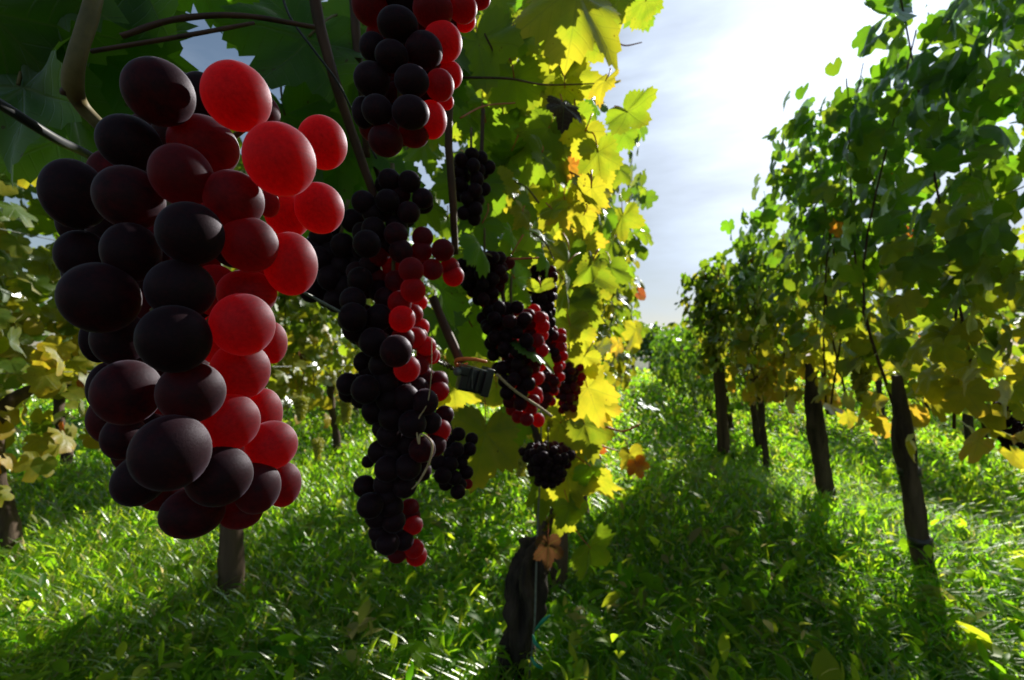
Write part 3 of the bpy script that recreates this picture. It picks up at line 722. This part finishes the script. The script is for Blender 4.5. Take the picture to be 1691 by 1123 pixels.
# ------------------------------------------------------------------ rows of vines
LABELS = []
def row_leaves(x0, y0, y1, top, bottom, half, n, yellow=(.1, .55), side=0.0, crit=None, size=(.035, .062), clump=True):
    """leaf positions for one stretch of row; clumped along shoots"""
    ns = max(3, n // 24)
    sy = rng.uniform(y0, y1, ns); sx = rng.normal(0, .45, ns) * half
    sh = rng.uniform(.88, 1.0, ns)
    i = rng.integers(0, ns, n)
    t = rng.uniform(0, 1, n) ** 0.75
    tp = top(sy[i]) if callable(top) else np.full(n, top)
    z = bottom + (tp * sh[i] - bottom) * t + rng.normal(0, .03, n)
    spread = half * (0.55 + 0.45 * np.sin(np.pi * np.clip(t, 0, 1)))
    x = x0 + sx[i] * (1 + t * .6) + rng.normal(0, .36, n) * spread
    y = sy[i] + np.clip(rng.normal(0, .085, n), -.15, .15) + t * rng.normal(0, .08, ns)[i]
    pos = np.stack([x, y, z], 1)
    out = norm(np.stack([np.sign(x - x0 + rng.normal(0, .06, n)), rng.normal(0, .7, n), rng.normal(.55, .4, n)], 1))
    tip = norm(np.stack([rng.normal(0, .5, n) + .35 * np.sign(x - x0), rng.normal(0, .6, n), rng.normal(-.9, .35, n)], 1))
    rot = frames(tip, out)
    sz = rng.uniform(size[0], size[1], n) * 1.1
    if callable(top): z = np.minimum(z, tp * sh[i] + .05); pos[:, 2] = z
    hgt = np.clip((z - bottom) / 1.2, 0, 1)
    h = np.clip(yellow[1] * (1 - hgt) ** 1.5 + yellow[0] + rng.normal(0, .13, n), 0, 1)
    v = rng.uniform(.8, 1.15, n)
    k = np.where(rng.random(n) < .007, rng.uniform(.3, 1, n), 0)
    tint = np.stack([h, v, k], 1)
    if crit:
        ok = corridor_ok(pos, sz, crit, 0.03)
        pos, rot, sz, tint = pos[ok], rot[ok], sz[ok], tint[ok]
    return pos, rot, sz, tint
def split_leaves(parent, data, nobj, hi=False, minpx=9):
    pos, rot, sz, tint = data
    px, py, z = proj(pos)
    vis = (px > -60) & (px < W0 + 60) & (py > -60) & (py < H0 + 60) & (z > .15)
    s = np.where(vis, sz * F0 / np.maximum(z, .05), 0)
    order = np.argsort(-s)
    k = int(min(nobj, (s > minpx / 2).sum()))
    for i in order[:k]: leaf_obj(parent, pos[i], rot[i], sz[i], tint[i], hi)
    rest = order[k:]
    if len(rest): foliage_obj('foliage', parent, pos[rest], rot[rest], sz[rest], tint[rest])
def trunk_obj(parent, pts, radii, name='trunk', rough=.35, seg=14, mat=None, ridge=.06):
    return tubes_obj(name, [(pts, radii)], mat or M_BARK, parent, seg=seg, per=10, rough=rough, freq=34, ridge=ridge)
def canes_obj(parent, x0, y, top, n, base_z=.62, spread=.5):
    for i in range(n):
        yy = y + random.uniform(-spread, spread); tz = top * random.uniform(.8, .98)
        a = Vector((x0 + random.uniform(-.05, .05), yy, base_z))
        pts = [a, a + Vector((random.uniform(-.08, .08), random.uniform(-.05, .1), (tz - base_z) * .4)), Vector((x0 + random.uniform(-.16, .16), yy + random.uniform(-.15, .15), tz))]
        tubes_obj('cane', [(pts, [.005, .004, .0025])], M_CANE, parent, seg=6, per=5)
def std_vine(x, y, top, label, group, n, nobj, half=.26, rad=.032, yellow=(.1, .55), lean=0.05, crit=None, span=.6, bottom=.62, ncane=4, trunkpts=None, size=(.035, .062)):
    v = empty('grape_vine', (x, y, 0), label, 'grape vine', group)
    pts = trunkpts or [(x + .02, y, -.04), (x - lean * .3, y + .02, .2), (x - lean, y - .01, .45), (x - lean * 1.1, y + .02, .66), (x - lean, y + .14, .74)]
    trunk_obj(v, pts, [rad * 1.35, rad, rad * .9, rad * .95, rad * .4][:len(pts)], seg=10)
    tt = top(np.array([y]))[0] if callable(top) else top
    if ncane: canes_obj(v, x, y, tt, ncane)
    d = row_leaves(x, y - span, y + span, top, bottom, half, n, yellow, crit=crit, size=size)
    k = np.abs(d[0][:, 0] - x) < half * 1.12
    split_leaves(v, tuple(q[k] for q in d), nobj)
    return v

# near row beyond the first vine
G1 = 'vines of the near row'
def near_top(y): return np.full(np.shape(y), 2.15)
d = row_leaves(-.2, .95, 1.8, 2.0, .62, .28, 320, (.25, .4), crit=CRIT)
keep = d[0][:, 0] < .04
split_leaves(near, tuple(a[keep] for a in d), 250)
near_far = [(2.35, 'second vine of the near row, sunlit yellow-green behind the nearest old vine', 360, 260), (3.5, 'third vine of the near row, half hidden behind the second', 330, 160), (4.7, 'fourth vine of the near row, showing only a strip beside the grassy aisle', 320, 60)]
for y, lab, n, no in near_far: std_vine(-.22, y, 2.2, lab, G1, int(n * 1.7), no, crit=CRIT, yellow=(.32, .35), half=.30, size=(.042, .068), span=.38)
for i, y in enumerate([6.0, 7.3, 8.6, 10, 11.5, 13]):
    std_vine(-.2, y, 2.0, 'far vine of the near row, a sliver of leaves by the aisle', G1, 420, 0, ncane=0, span=.45, size=(.055, .085), half=.3, bottom=.45)
# canopy of the overhanging vine (mostly above the frame)
d = row_leaves(-.35, -.9, .9, 2.2, 1.30, .33, 220, (.05, .1), crit=CRIT)
px, py, z = proj(d[0]); ok = ~((z > 0.02) & (z < .7) & (px > 280) & (px < W0) & (py > 0))
split_leaves(over, tuple(a[ok] for a in d), 40)
trunk_obj(over, [(-.42, -.35, -.05), (-.40, -.33, .3), (-.43, -.36, .62), (-.40, -.2, .72)], [.05, .04, .04, .02])

# right row
CRITB = list(CRIT)
for a, b in [(1150, 830), (1190, 800), (1230, 815), (1260, 790), (1130, 900), (1170, 870), (1350, 940), (1400, 1000), (1420, 960), (1250, 1010), (1290, 880), (1100, 780), (1480, 1080), (1060, 860), (1380, 1080), (1120, 1040), (1210, 930)]:
    g_ = GP(a, b)
    for q in ((0, 0), (.09, .03), (-.08, .06), (.04, -.09)): CRITB.append(g_ + Vector((q[0], q[1], .08)))
G2 = 'vines of the row to the right'
def right_top(y):
    return np.interp(y, [0, 1.2, 1.9, 2.3, 2.7, 3.1, 3.4, 4.1, 4.4, 6, 14], [2.0, 2.1, 2.15, 2.2, 2.3, 2.25, 1.78, 1.7, 1.47, 1.43, 1.45])
def lean_trunk(pxs, z, rads, name_label, group, y_off=0, n=0, nobj=0, **kw):
    pass
def px_trunk(pts_px, z): return [P(a, b, z) for a, b in pts_px]
ra = P(1540, 1010, 1.54); ra.z = 0
t1 = px_trunk([(1548,1050),(1530,960),(1510,840),(1492,720),(1482,620),(1470,480)], 1.54)
std_vine(ra.x, ra.y, right_top, 'nearest vine of the right row, brown trunk banded by two dark ties', G2, 780, 300, trunkpts=t1, rad=.032, crit=CRITB, yellow=(.06, .7), span=.44, half=.25, bottom=.58, size=(.042, .068))
rb = P(1378, 885, 2.28); rb.z = 0
t2 = px_trunk([(1384,905),(1372,850),(1356,760),(1344,680),(1336,600)], 2.28)
std_vine(rb.x, rb.y, right_top, 'second vine of the right row, thick trunk with orange-yellow leaves round its head', G2, 600, 300, trunkpts=t2, rad=.042, crit=CRITB, yellow=(.1, .75), span=.34, half=.24, bottom=.56, size=(.042, .068))
rc = P(1270, 800, 3.2); rc.z = 0
t3 = px_trunk([(1274,815),(1268,780),(1261,720),(1257,670),(1250,620)], 3.2)
std_vine(rc.x, rc.y, right_top, 'third vine of the right row, thin crooked trunk left of the thick one', G2, 640, 280, trunkpts=t3, rad=.022, crit=CRITB, yellow=(.15, .75), span=.38, half=.24, bottom=.56, size=(.045, .072))
r0 = std_vine(1.12, .25, right_top, 'vine of the right row at the frame edge, only its outer leaves showing', G2, 640, 200, crit=CRITB, yellow=(.05, .6), span=.5, half=.21, size=(.042, .068))
for i, y in enumerate([4.3, 5.4, 6.6, 7.9, 9.3, 10.8, 12.4, 14.2]):
    labs = ['vine of the right row clinging round the tall leafy post', 'vine of the right row just beyond the leafy post', 'mid-distance vine of the right row, low and dark green']
    std_vine(1.12, y, right_top, labs[i] if i < 3 else 'far vine of the right row at the end of the aisle', G2, 560 if i < 3 else 460, 120 if i < 2 else 0, ncane=2 if i < 3 else 0, span=.45 if i < 1 else .6, yellow=(.15, .6) if i < 1 else (.08, .2), half=.22 if i < 1 else .34, size=(.045, .07) if i < 3 else (.055, .09), bottom=.55 if i < 1 else .28)
# second and third rows to the right
G3 = 'vines of the second row to the right'
cx_ = [(2.75, -.3), (2.72, .9), (2.75, 2.1), (2.75, 3.3), (2.75, 4.5), (2.75, 5.8), (2.75, 7.2), (2.75, 8.8), (2.75, 10.5)]
for i, (x, y) in enumerate(cx_):
    lab = {1: 'second-row vine seen at the right frame edge behind the nearest trunk', 2: 'second-row vine with a dark trunk right of the banded trunk', 3: 'second-row vine glimpsed between the banded trunk and the thick trunk'}.get(i, 'second-row vine in the background, lit yellow leaves behind the right row')
    std_vine(x, y, 1.95, lab, G3, 330, 60 if i in (1, 2, 3) else 0, ncane=0, span=.65, yellow=(.3, .5), size=(.045, .07))
G4 = 'vines of the far rows to the right'
for x in (4.45, 6.15):
    for y in np.arange(.2, 15, 2.0):
        std_vine(x, y, 1.9, 'background vine beyond the second row to the right', G4, 300, 0, ncane=0, span=1.05, yellow=(.25, .45), size=(.06, .10))
# rows to the left
G5 = 'vines of the row to the left'
labs = ['left-row vine at the left frame edge beside the biggest bunch', 'left-row vine behind the biggest bunch', 'left-row vine with pale yellow bunches between the two dark bunches', 'left-row vine glimpsed behind the long dark bunch']
for i, (x, y, n) in enumerate([(-2.3, .25, 950), (-2.3, 1.25, 1200), (-2.3, 2.3, 1200), (-2.25, 3.25, 950), (-2.25, 4.4, 600), (-2.25, 5.7, 500), (-2.25, 7.1, 500), (-2.25, 8.7, 500)]):
    std_vine(x, y, 2.4, labs[i] if i < 4 else 'left-row vine further along, behind the near vine', G5, n, [100, 240, 240, 120, 0, 0, 0, 0][i], ncane=3 if i < 4 else 0, span=.62, yellow=(.36, .34), half=.30, rad=.03, size=(.042, .07) if i < 4 else (.05, .08), bottom=.44)
G6 = 'vines of the far rows to the left'
for x in (-3.85, -5.6):
    for y in np.arange(.6, 13, 1.8):
        std_vine(x, y, 2.0, 'background vine beyond the row to the left', G6, 560, 0, ncane=0, span=.95, yellow=(.25, .45), size=(.055, .09), bottom=.42)
# far trees beyond the end of the aisle
for i, (px, y, h) in enumerate([(1000, 34, 4.2), (1045, 38, 3.9), (1075, 30, 3.1), (1120, 36, 3.4), ]):
    p = P(px, 590, y); p.z = 0
    tr = empty('tree', p, ['dark bushy tree beyond the left of the aisle', 'broad dark tree at the end of the aisle', 'small tree standing over the end of the aisle', 'rounded tree behind the far right-row vines', 'tree hidden behind the outer leaves of the near vine'][i], 'tree', 'trees beyond the vineyard')
    trunk_obj(tr, [(p.x, p.y, -.1), (p.x, p.y, h * .3), (p.x + .1, p.y, h * .6)], [.16, .12, .05], seg=8)
    n = 900
    u = norm(rng.normal(0, 1, (n, 3))) * (rng.random((n, 1)) ** .4)
    pos = np.array(p) + np.array([0, 0, h * .58]) + u * np.array([h * .42, h * .42, h * .42]) + rng.normal(0, .12, (n, 3))
    foliage_obj('crown', tr, pos, frames(norm(rng.normal(0, 1, (n, 3))), norm(rng.normal(0, 1, (n, 3)))), rng.uniform(.12, .2, n), np.stack([rng.uniform(0, .35, n), rng.uniform(.7, 1, n), np.zeros(n)], 1))

# ------------------------------------------------------------------ near trunk, canes, wires, clip
tr = trunk_obj(near, [P(846,1190,1.12), P(850,1100,1.11), P(862,1020,1.10), P(868,960,1.10), P(880,915,1.10), P(893,890,1.10)], [.044,.039,.036,.042,.036,.012], seg=48, rough=.85, ridge=.12, mat=M_OLD)
trunk_obj(near, [P(893,940,1.11), P(897,880,1.10), P(893,820,1.09), P(897,760,1.05), P(880,700,1.0)], [.024,.014,.011,.010,.008], name='arm', rough=.4)
trunk_obj(near, [P(905,880,1.10), P(912,845,1.09), P(922,815,1.09)], [.008,.006,.004], name='spur', rough=.3)
for pts, r in [([P(515,-30,.36), P(530,50,.37), P(552,130,.38), P(585,230,.40), P(622,335,.42)], [.0045,.0045,.0042,.004,.0036]),
               ([P(583,-20,.40), P(590,80,.41), P(600,170,.42), P(606,260,.44)], [.0042,.004,.0036,.0034]),
               ([P(600,230,.46), P(625,290,.47), P(640,360,.48)], [.003,.0028,.0026]),
               ([P(742,160,.46), P(741,240,.47), P(747,320,.48), P(752,420,.5)], [.0042,.004,.004,.0036]),
               ([P(798,180,.6), P(795,260,.6)], [.0028,.0026]),
               ([P(715,490,.5), P(735,540,.5), P(762,600,.5)], [.0045,.005,.0052]),
               ([P(200,60,.28), P(290,32,.29), P(400,26,.30), P(520,45,.32)], [.0018,.0018,.0018,.0016]),
               ([P(150,85,.27), P(300,60,.28), P(420,38,.30)], [.0014,.0014,.0012]),
               ([P(820,420,.6), P(828,470,.62), P(835,520,.62)], [.0032,.003,.003]),
               ([P(800,55,.62), P(820,105,.64), P(800,140,.66)], [.0014,.0014,.0012]),
               ([P(760,128,.6), P(840,130,.62), P(900,140,.66), P(985,138,.7)], [.0016,.0015,.0013,.001])]:
    tubes_obj('cane', [(pts, r)], M_CANE, near if pts[0].y > .3 else over, seg=10, per=8, rough=.12, freq=120)
for pts, r, m in [([P(770,440,.56), P(800,420,.57), P(815,425,.58)], [.0016,.0014,.001], M_PETI), ([P(840,428,.6), P(890,426,.6)], [.0015,.0012], M_REDST),
                  ([P(890,335,.7), P(870,310,.7), P(850,300,.7)], [.0016,.0012,.001], M_PETI), ([P(860,560,.6), P(850,600,.6), P(838,625,.6)], [.0012,.001,.001], M_DRY),
                  ([P(820,618,.56), P(850,645,.57), P(890,672,.58), P(912,688,.58)], [.0018,.0018,.0018,.0016], M_DRY),
                  ([P(1000,705,1.0), P(1030,712,1.0), P(1058,700,1.0)], [.0026,.0024,.002], M_REDST), ([P(990,735,1.1), P(1020,745,1.1)], [.002,.0018], M_REDST),
                  ([P(880,385,.7), P(900,400,.7), P(915,430,.7)], [.0014,.0014,.001], M_PETI), ([P(1010,60,.9), P(1030,75,.9), P(1060,70,.9)], [.0014,.0014,.001], M_REDST),
                  ([P(760,195,.5), P(800,175,.55), P(850,170,.6)], [.001,.001,.001], M_REDST)]:
    tubes_obj('shoot', [(pts, r)], m, near, seg=8, per=6)
td = tubes_obj('tendril', [([P(713,560,.385), P(712,620,.38), P(706,665,.378), P(692,690,.375), P(688,710,.374), P(692,733,.373), P(694,718,.372), P(706,722,.371), P(714,738,.37), P(708,765,.37), P(692,795,.37), P(680,808,.371)],
      [.0004,.0004,.0005,.0006,.0007,.0008,.0008,.0008,.0009,.0009,.0008,.0005])], M_DRY, None, seg=8, per=8)
tag(td, 'thin dry curled tendril hanging in front of the long middle bunch', 'tendril')
# trellis wire with its clip
wr = tubes_obj('trellis_wire', [([P(-60,140,.135), P(0,172,.145), P(90,228,.165), P(175,274,.20), P(330,385,.26)], [.0017,.0017,.0017,.0017,.0015])], M_DARKWIRE, None, seg=10, per=10)  # shade on this near stretch is painted in as a darker wire colour
tubes_obj('lit_wire', [([P(330,385,.26), P(497,480,.34), P(600,535,.385), P(680,573,.43), P(735,603,.47)], [.0013,.0012,.0013,.0013,.0013])], M_WIRE, wr, seg=10, per=10)
tag(wr, 'taut grey trellis wire running from the upper left behind the biggest bunch', 'wire')
tw = []
for s in (0, 1):
    pts = []
    for i in range(22):
        t = i / 21; c = P(712 + 42 * t, 590 + 22 * t, .455 + .03 * t)
        a = t * 24 + s * math.pi
        pts.append(c + CM @ Vector((math.sin(a) * .0008, math.cos(a) * .0022, math.sin(a) * .002)))
    tw.append((pts, [.0009] * 22))
o = tubes_obj('wire_twist', tw, M_CANE, wr, seg=6, per=3)
w2 = tubes_obj('dangling_wire', [([P(462,-20,.33), P(480,30,.335), P(520,85,.345), P(560,140,.36), P(590,200,.38), P(622,262,.4)], [.0009] * 6)], M_DARKWIRE, None, seg=8, per=8)
tag(w2, 'thin black wire slanting across the two brown canes at the top', 'wire')
w3 = tubes_obj('trellis_wire', [([P(893,640,1.02), P(893,760,1.02), P(888,860,1.02), P(885,960,1.02), P(882,1040,1.02), P(872,1130,1.04)], [.0022,.0022,.0022,.0024,.0022,.002])], M_WIRE, None, seg=8, per=8)
tag(w3, 'upright blue-grey wire hanging down in front of the old black trunk', 'wire')
for pts in ([P(884,1040,1.0), P(896,1026,.99), P(908,1016,.99)], [P(880,1048,1.0), P(884,1062,.99), P(896,1074,.99)], [P(877,1085,1.0), P(884,1097,.99), P(896,1104,1.0)]):
    o = tubes_obj('green_tie', [(pts, [.002, .0042, .0015])], M_TEAL, None, seg=6, per=5)
    tag(o, 'green plastic tie knotted on the wire by the old trunk', 'plant tie', 'green ties on the upright wire')

def box_mesh(name, size, mat, bev=.1):
    import bmesh
    bm = bmesh.new(); bmesh.ops.create_cube(bm, size=1)
    bmesh.ops.scale(bm, vec=size, verts=bm.verts)
    bmesh.ops.bevel(bm, geom=bm.edges[:], offset=min(size) * bev, segments=3, affect='EDGES', profile=.6)
    me = bpy.data.meshes.new(name); bm.to_mesh(me); bm.free()
    for p in me.polygons: p.use_smooth = True
    me.materials.append(mat)
    return me
clip = empty('wire_tensioner', P(785, 625, .5), 'black plastic wire tensioner with an orange tie above it, right of the middle bunch', 'wire tensioner')
cang = -14
def clip_part(name, px, py, z, size, mat, ang=cang, yaw=20):
    mw = Matrix.Translation(P(px, py, z)) @ CROT @ Matrix.Rotation(R(ang), 4, 'Z') @ Matrix.Rotation(R(yaw), 4, 'Y')
    return child(name, box_mesh(name, size, mat, .18), clip, None, mw)
clip_part('body', 782, 628, .50, (.034, .026, .018), M_BLACK)
clip_part('collar', 801, 630, .50, (.009, .031, .023), M_BLACK)
clip_part('lug', 765, 612, .485, (.012, .010, .012), M_BLACK)
clip_part('rib', 776, 625, .489, (.003, .024, .004), M_BLACK)
clip_part('rib', 790, 628, .488, (.003, .024, .004), M_BLACK)
tubes_obj('strap', [([P(757,600,.488), P(780,606,.486), P(806,614,.487)], [.0008] * 3), ([P(783,606,.486), P(780,620,.486), P(780,642,.488)], [.0007] * 3)], M_WIRE, clip, seg=6, per=4)
tubes_obj('pulley', [([P(755,614,.475), P(757,612,.490)], [.0042, .0042])], M_WIRE, clip, seg=20, per=2)
ot = tubes_obj('orange_tie', [([P(752,600,.485), P(756,594,.48), P(780,593,.48), P(800,597,.485), P(803,597,.487)], [.0018,.0022,.0020,.0018,.0014]), ([P(752,600,.485), P(758,606,.49), P(772,600,.5)], [.0018,.002,.0014])], M_ORANGE, None, seg=8, per=6)
tag(ot, 'orange plastic tie round the cane just above the black tensioner', 'plant tie')

# posts
def post(px, py, z, h, rpx, label, toppx=None, group='wooden posts'):
    b = P(px, py, z); b.z = -.1
    t = Vector((b.x, b.y, h)) if toppx is None else P(toppx[0], toppx[1], z)
    e = empty('wooden_post', (b.x, b.y, 0), label, 'post', group)
    r = rpx * z / F0
    trunk_obj(e, [b, b.lerp(t, .33), b.lerp(t, .66), t], [r * 1.05, r, r * .97, r * .92], name='shaft', rough=.18, mat=M_POST, ridge=.03)
    return e
post(380, 1000, 1.58, .0, 19, 'short brown wooden post in the grass below the biggest bunch', (384, 800))
post(921, 1000, 1.56, .0, 15, 'dark wooden post just right of the old black trunk', (925, 800))
tp = post(1197, 770, 3.76, .0, 9, 'slim leaning post wrapped in leaves, furthest left of the right row', (1178, 445))
split_leaves(tp, row_leaves(P(1184, 600, 3.6).x, P(1184, 600, 3.6).y - .12, P(1184, 600, 3.6).y + .12, 1.66, .78, .17, 420, (.2, .3), size=(.04, .06)), 200)
for (a, b, z, rr, lab) in [(1518, 778, 1.53, .034, 'upper dark tie round the banded trunk'), (1528, 892, 1.535, .036, 'lower dark tie round the banded trunk')]:
    z = 1.54
    a = np.interp(b, [620, 720, 840, 960, 1050], [1482, 1492, 1510, 1530, 1548])
    o = tubes_obj('trunk_tie', [([P(a, b - 6, z), P(a + 1, b + 6, z)], [rr * .97, rr * .97])], M_BLACK, None, seg=20, per=2)
    tag(o, lab, 'plant tie', 'dark ties on the banded trunk')
# row wires
for x, zz, lab in [(1.12, .80, 'low trellis wire of the right row'), (1.12, 1.35, 'upper trellis wire of the right row'), (-2.1, .80, 'low trellis wire of the left row'), (-2.1, 1.3, 'upper trellis wire of the left row'), (2.75, .8, 'low trellis wire of the second row to the right')]:
    o = tubes_obj('trellis_wire', [([(x, -.8, zz), (x + .01, 4, zz - .01), (x, 15, zz)], [.0018] * 3)], M_WIRE, None, seg=6, per=4)
    tag(o, lab, 'wire', 'trellis wires of the other rows')

# other bunches far off
gen_bunch(P(572,655,2.9), .17, .09, .011, 'pale yellow bunch above a dark vine trunk in the left row', 'pale bunches of the other rows', mesh=SPH_P, seed=20, solid=True, crit=False)
gen_bunch(P(525,725,2.8), .12, .07, .011, 'lowest pale yellow bunch of the left row, over the sunlit grass', 'pale bunches of the other rows', mesh=SPH_P, seed=21, solid=True, crit=False)
gen_bunch(P(497,655,2.7), .14, .08, .011, 'pale yellow bunch of the left row touching the red grapes of the biggest bunch', 'pale bunches of the other rows', mesh=SPH_P, seed=22, solid=True, crit=False)
gen_bunch(P(860,735,1.5), .10, .05, .009, 'pale green bunch behind the old trunk, above the grass', 'pale bunches of the other rows', mesh=SPH_P, seed=23, solid=True, crit=False)
gen_bunch(P(1421,600,1.95), .16, .08, .010, 'olive yellow bunch hanging left of the banded trunk', 'pale bunches of the other rows', mesh=SPH_P, seed=24, solid=True, crit=False)
SPH_D = sphere_mesh('grape', M_GRAPE, 14, 9)
gen_bunch(P(1672,665,1.6), .17, .13, .010, 'black bunch at the right frame edge, low over the grass', 'dark bunches of the right row', mesh=SPH_D, seed=25, crit=False, dark=(1, 1))
gen_bunch(P(1640,672,1.7), .09, .08, .010, 'short black bunch beside the one at the right frame edge', 'dark bunches of the right row', mesh=SPH_D, seed=26, crit=False, dark=(1, 1))

# ------------------------------------------------------------------ grass and herbs
def wedge(n, z0, z1, margin=1.15):
    z = z0 * (z1 / z0) ** rng.random(n)
    u = rng.uniform(-1.124 * margin, 1.124 * margin, n)
    q = np.stack([u * z, z], 1)
    c, s = math.cos(YAW), math.sin(YAW)
    return np.stack([c * q[:, 0] - s * q[:, 1], s * q[:, 0] + c * q[:, 1]], 1), z
def patch(xy, f, ph=0): return .5 + .25 * (np.sin(xy[:, 0] * f + ph) + np.sin(xy[:, 1] * f * 1.3 + xy[:, 0] * f * .6 + ph * 2))
def blades(n, z0, z1, hmin, hmax, wmul):
    xy, z = wedge(n, z0, z1)
    h = rng.uniform(hmin, hmax, n) * (.6 + .7 * patch(xy, 2.1))
    w = rng.uniform(.0016, .0036, n) * wmul(z)
    a = rng.uniform(0, 6.28, n); lean = rng.uniform(.15, .8, n) * h
    side = np.stack([-np.sin(a), np.cos(a), 0 * a], 1); fwd = np.stack([np.cos(a), np.sin(a), 0 * a], 1)
    base = np.stack([xy[:, 0], xy[:, 1], ground_h(xy[:, 0], xy[:, 1]) - .005], 1)
    up = np.array([0, 0, 1.0])
    V = np.empty((n, 7, 3))
    for i, (t, ww) in enumerate([(0, .8), (.4, 1), (.75, .75)]):
        c = base + up * (h * (t - .25 * t * t))[:, None] + fwd * (lean * t * t)[:, None]
        V[:, i * 2] = c - side * (w * ww)[:, None]; V[:, i * 2 + 1] = c + side * (w * ww)[:, None]
    V[:, 6] = base + up * (h * .72)[:, None] + fwd * (lean * 1.05)[:, None]
    o = (np.arange(n) * 7)[:, None]
    Q = np.concatenate([o + [[0, 1, 3, 2]], o + [[2, 3, 5, 4]]]); T = o + [[4, 5, 6]]
    hue = np.clip(rng.normal(.45, .2, n) + .3 * (patch(xy, 1.3, 4) - .5) + (rng.random(n) < .04) * .6, 0, 1)
    tint = np.stack([hue, rng.uniform(.7, 1.15, n), 0 * hue, np.ones(n)], 1)
    return V.reshape(-1, 3), Q, T, np.repeat(tint, 7, 0)
def herbs(n, z0, z1, smin, smax, wmul, hi=.14):
    """broad leaves: a curved blade of eight faces on a hidden stalk"""
    xy, z = wedge(n, z0, z1)
    s = rng.uniform(smin, smax, n) * wmul(z)
    a = rng.uniform(0, 6.28, n); el = rng.uniform(-.35, 1.25, n)
    d = np.stack([np.cos(a) * np.cos(el), np.sin(a) * np.cos(el), np.sin(el)], 1)
    nr = np.stack([-np.cos(a) * np.sin(el), -np.sin(a) * np.sin(el), np.cos(el)], 1) + rng.normal(0, .35, (n, 3))
    F = frames(d, nr)
    asp = rng.uniform(.28, .62, n)
    curl = rng.uniform(.05, .5, n)
    base = np.stack([xy[:, 0], xy[:, 1], ground_h(xy[:, 0], xy[:, 1]) + rng.uniform(0.0, hi, n) * (.4 + .8 * patch(xy, 1.7, 1))], 1)
    prof = [(0, .05), (.25, .62), (.55, 1.0), (.82, .7), (1.0, .02)]
    V = np.empty((n, 15, 3))
    for i, (t, ww) in enumerate(prof):
        for j, sx in enumerate((-.5, 0, .5)):
            loc = np.stack([sx * ww * asp, np.full(n, t), -curl * t * t + abs(sx) * .25 * ww * asp], 1)
            V[:, i * 3 + j] = base + np.einsum('nij,nj->ni', F, loc) * s[:, None]
    o = (np.arange(n) * 15)[:, None]
    Q = np.concatenate([o + [[i * 3 + j, i * 3 + j + 1, i * 3 + j + 4, i * 3 + j + 3]] for i in range(4) for j in range(2)])
    hue = np.clip(rng.normal(.52, .22, n) + .3 * (patch(xy, 1.1, 2) - .5), 0, 1)
    tint = np.stack([hue, rng.uniform(.7, 1.15, n), 0 * hue, np.ones(n)], 1)
    return V.reshape(-1, 3), Q, None, np.repeat(tint, 15, 0)
def combine(name, parts, label=None):
    Vs, Qs, Ts, Cs, o = [], [], [], [], 0
    for V, Q, T, C in parts:
        Vs.append(V); Qs.append(Q + o); Cs.append(C)
        if T is not None: Ts.append(T + o)
        o += len(V)
    fs = [np.concatenate(Qs)] + ([np.concatenate(Ts)] if Ts else [])
    me = mesh_np(name, np.concatenate(Vs), fs, M_GRASS, True, {'tint': ('FLOAT_COLOR', np.concatenate(Cs))})
    ob = link(bpy.data.objects.new(name, me))
    return tag(ob, label, name.replace('_', ' '), kind='stuff')
g1 = blades(80000, .75, 4, .07, .21, lambda z: 1 + z * .12)
g2 = blades(60000, 3.5, 26, .08, .18, lambda z: .7 + z * .45)
combine('grass', [g1, g2], 'long green grass between the vine rows')
h1 = herbs(17000, .75, 4, .014, .05, lambda z: 1 + z * .08)
h2 = herbs(30000, 3.5, 26, .025, .05, lambda z: .8 + z * .22)
h3 = herbs(2600, .9, 3.5, .06, .13, lambda z: 1 + 0 * z, .10)
def tufts(nc, per, z0, z1):
    xy, z = wedge(nc, z0, z1)
    hh = rng.uniform(.08, .24, nc)
    n = nc * per; i = np.repeat(np.arange(nc), per)
    u = rng.random(n)
    s = rng.uniform(.035, .085, n) * (1.1 - .5 * u)
    a = rng.uniform(0, 6.28, n); el = rng.uniform(.1, 1.2, n)
    d = np.stack([np.cos(a) * np.cos(el), np.sin(a) * np.cos(el), np.sin(el)], 1)
    nr = np.stack([-np.cos(a) * np.sin(el), -np.sin(a) * np.sin(el), np.cos(el)], 1) + rng.normal(0, .3, (n, 3))
    F = frames(d, nr); asp = np.repeat(rng.uniform(.14, .55, nc), per); curl = rng.uniform(.1, .6, n)
    base = np.stack([xy[i, 0] + rng.normal(0, .02, n), xy[i, 1] + rng.normal(0, .02, n), ground_h(xy[i, 0], xy[i, 1]) + u * hh[i]], 1)
    prof = [(0, .05), (.25, .62), (.55, 1.0), (.82, .7), (1.0, .02)]
    V = np.empty((n, 15, 3))
    for k, (t, ww) in enumerate(prof):
        for j, sx in enumerate((-.5, 0, .5)):
            loc = np.stack([sx * ww * asp, np.full(n, t), -curl * t * t + abs(sx) * .25 * ww * asp], 1)
            V[:, k * 3 + j] = base + np.einsum('nij,nj->ni', F, loc) * s[:, None]
    o = (np.arange(n) * 15)[:, None]
    Q = np.concatenate([o + [[k * 3 + j, k * 3 + j + 1, k * 3 + j + 4, k * 3 + j + 3]] for k in range(4) for j in range(2)])
    hue = np.clip(np.repeat(rng.normal(.5, .22, nc), per) + rng.normal(0, .06, n), 0, 1)
    tint = np.stack([hue, rng.uniform(.8, 1.2, n), 0 * hue, np.ones(n)], 1)
    return V.reshape(-1, 3), Q, None, np.repeat(tint, 15, 0)
h4 = tufts(1300, 11, .8, 6)
combine('weeds', [h1, h2, h3, h4], 'low broad-leaved weeds mixed through the grass')
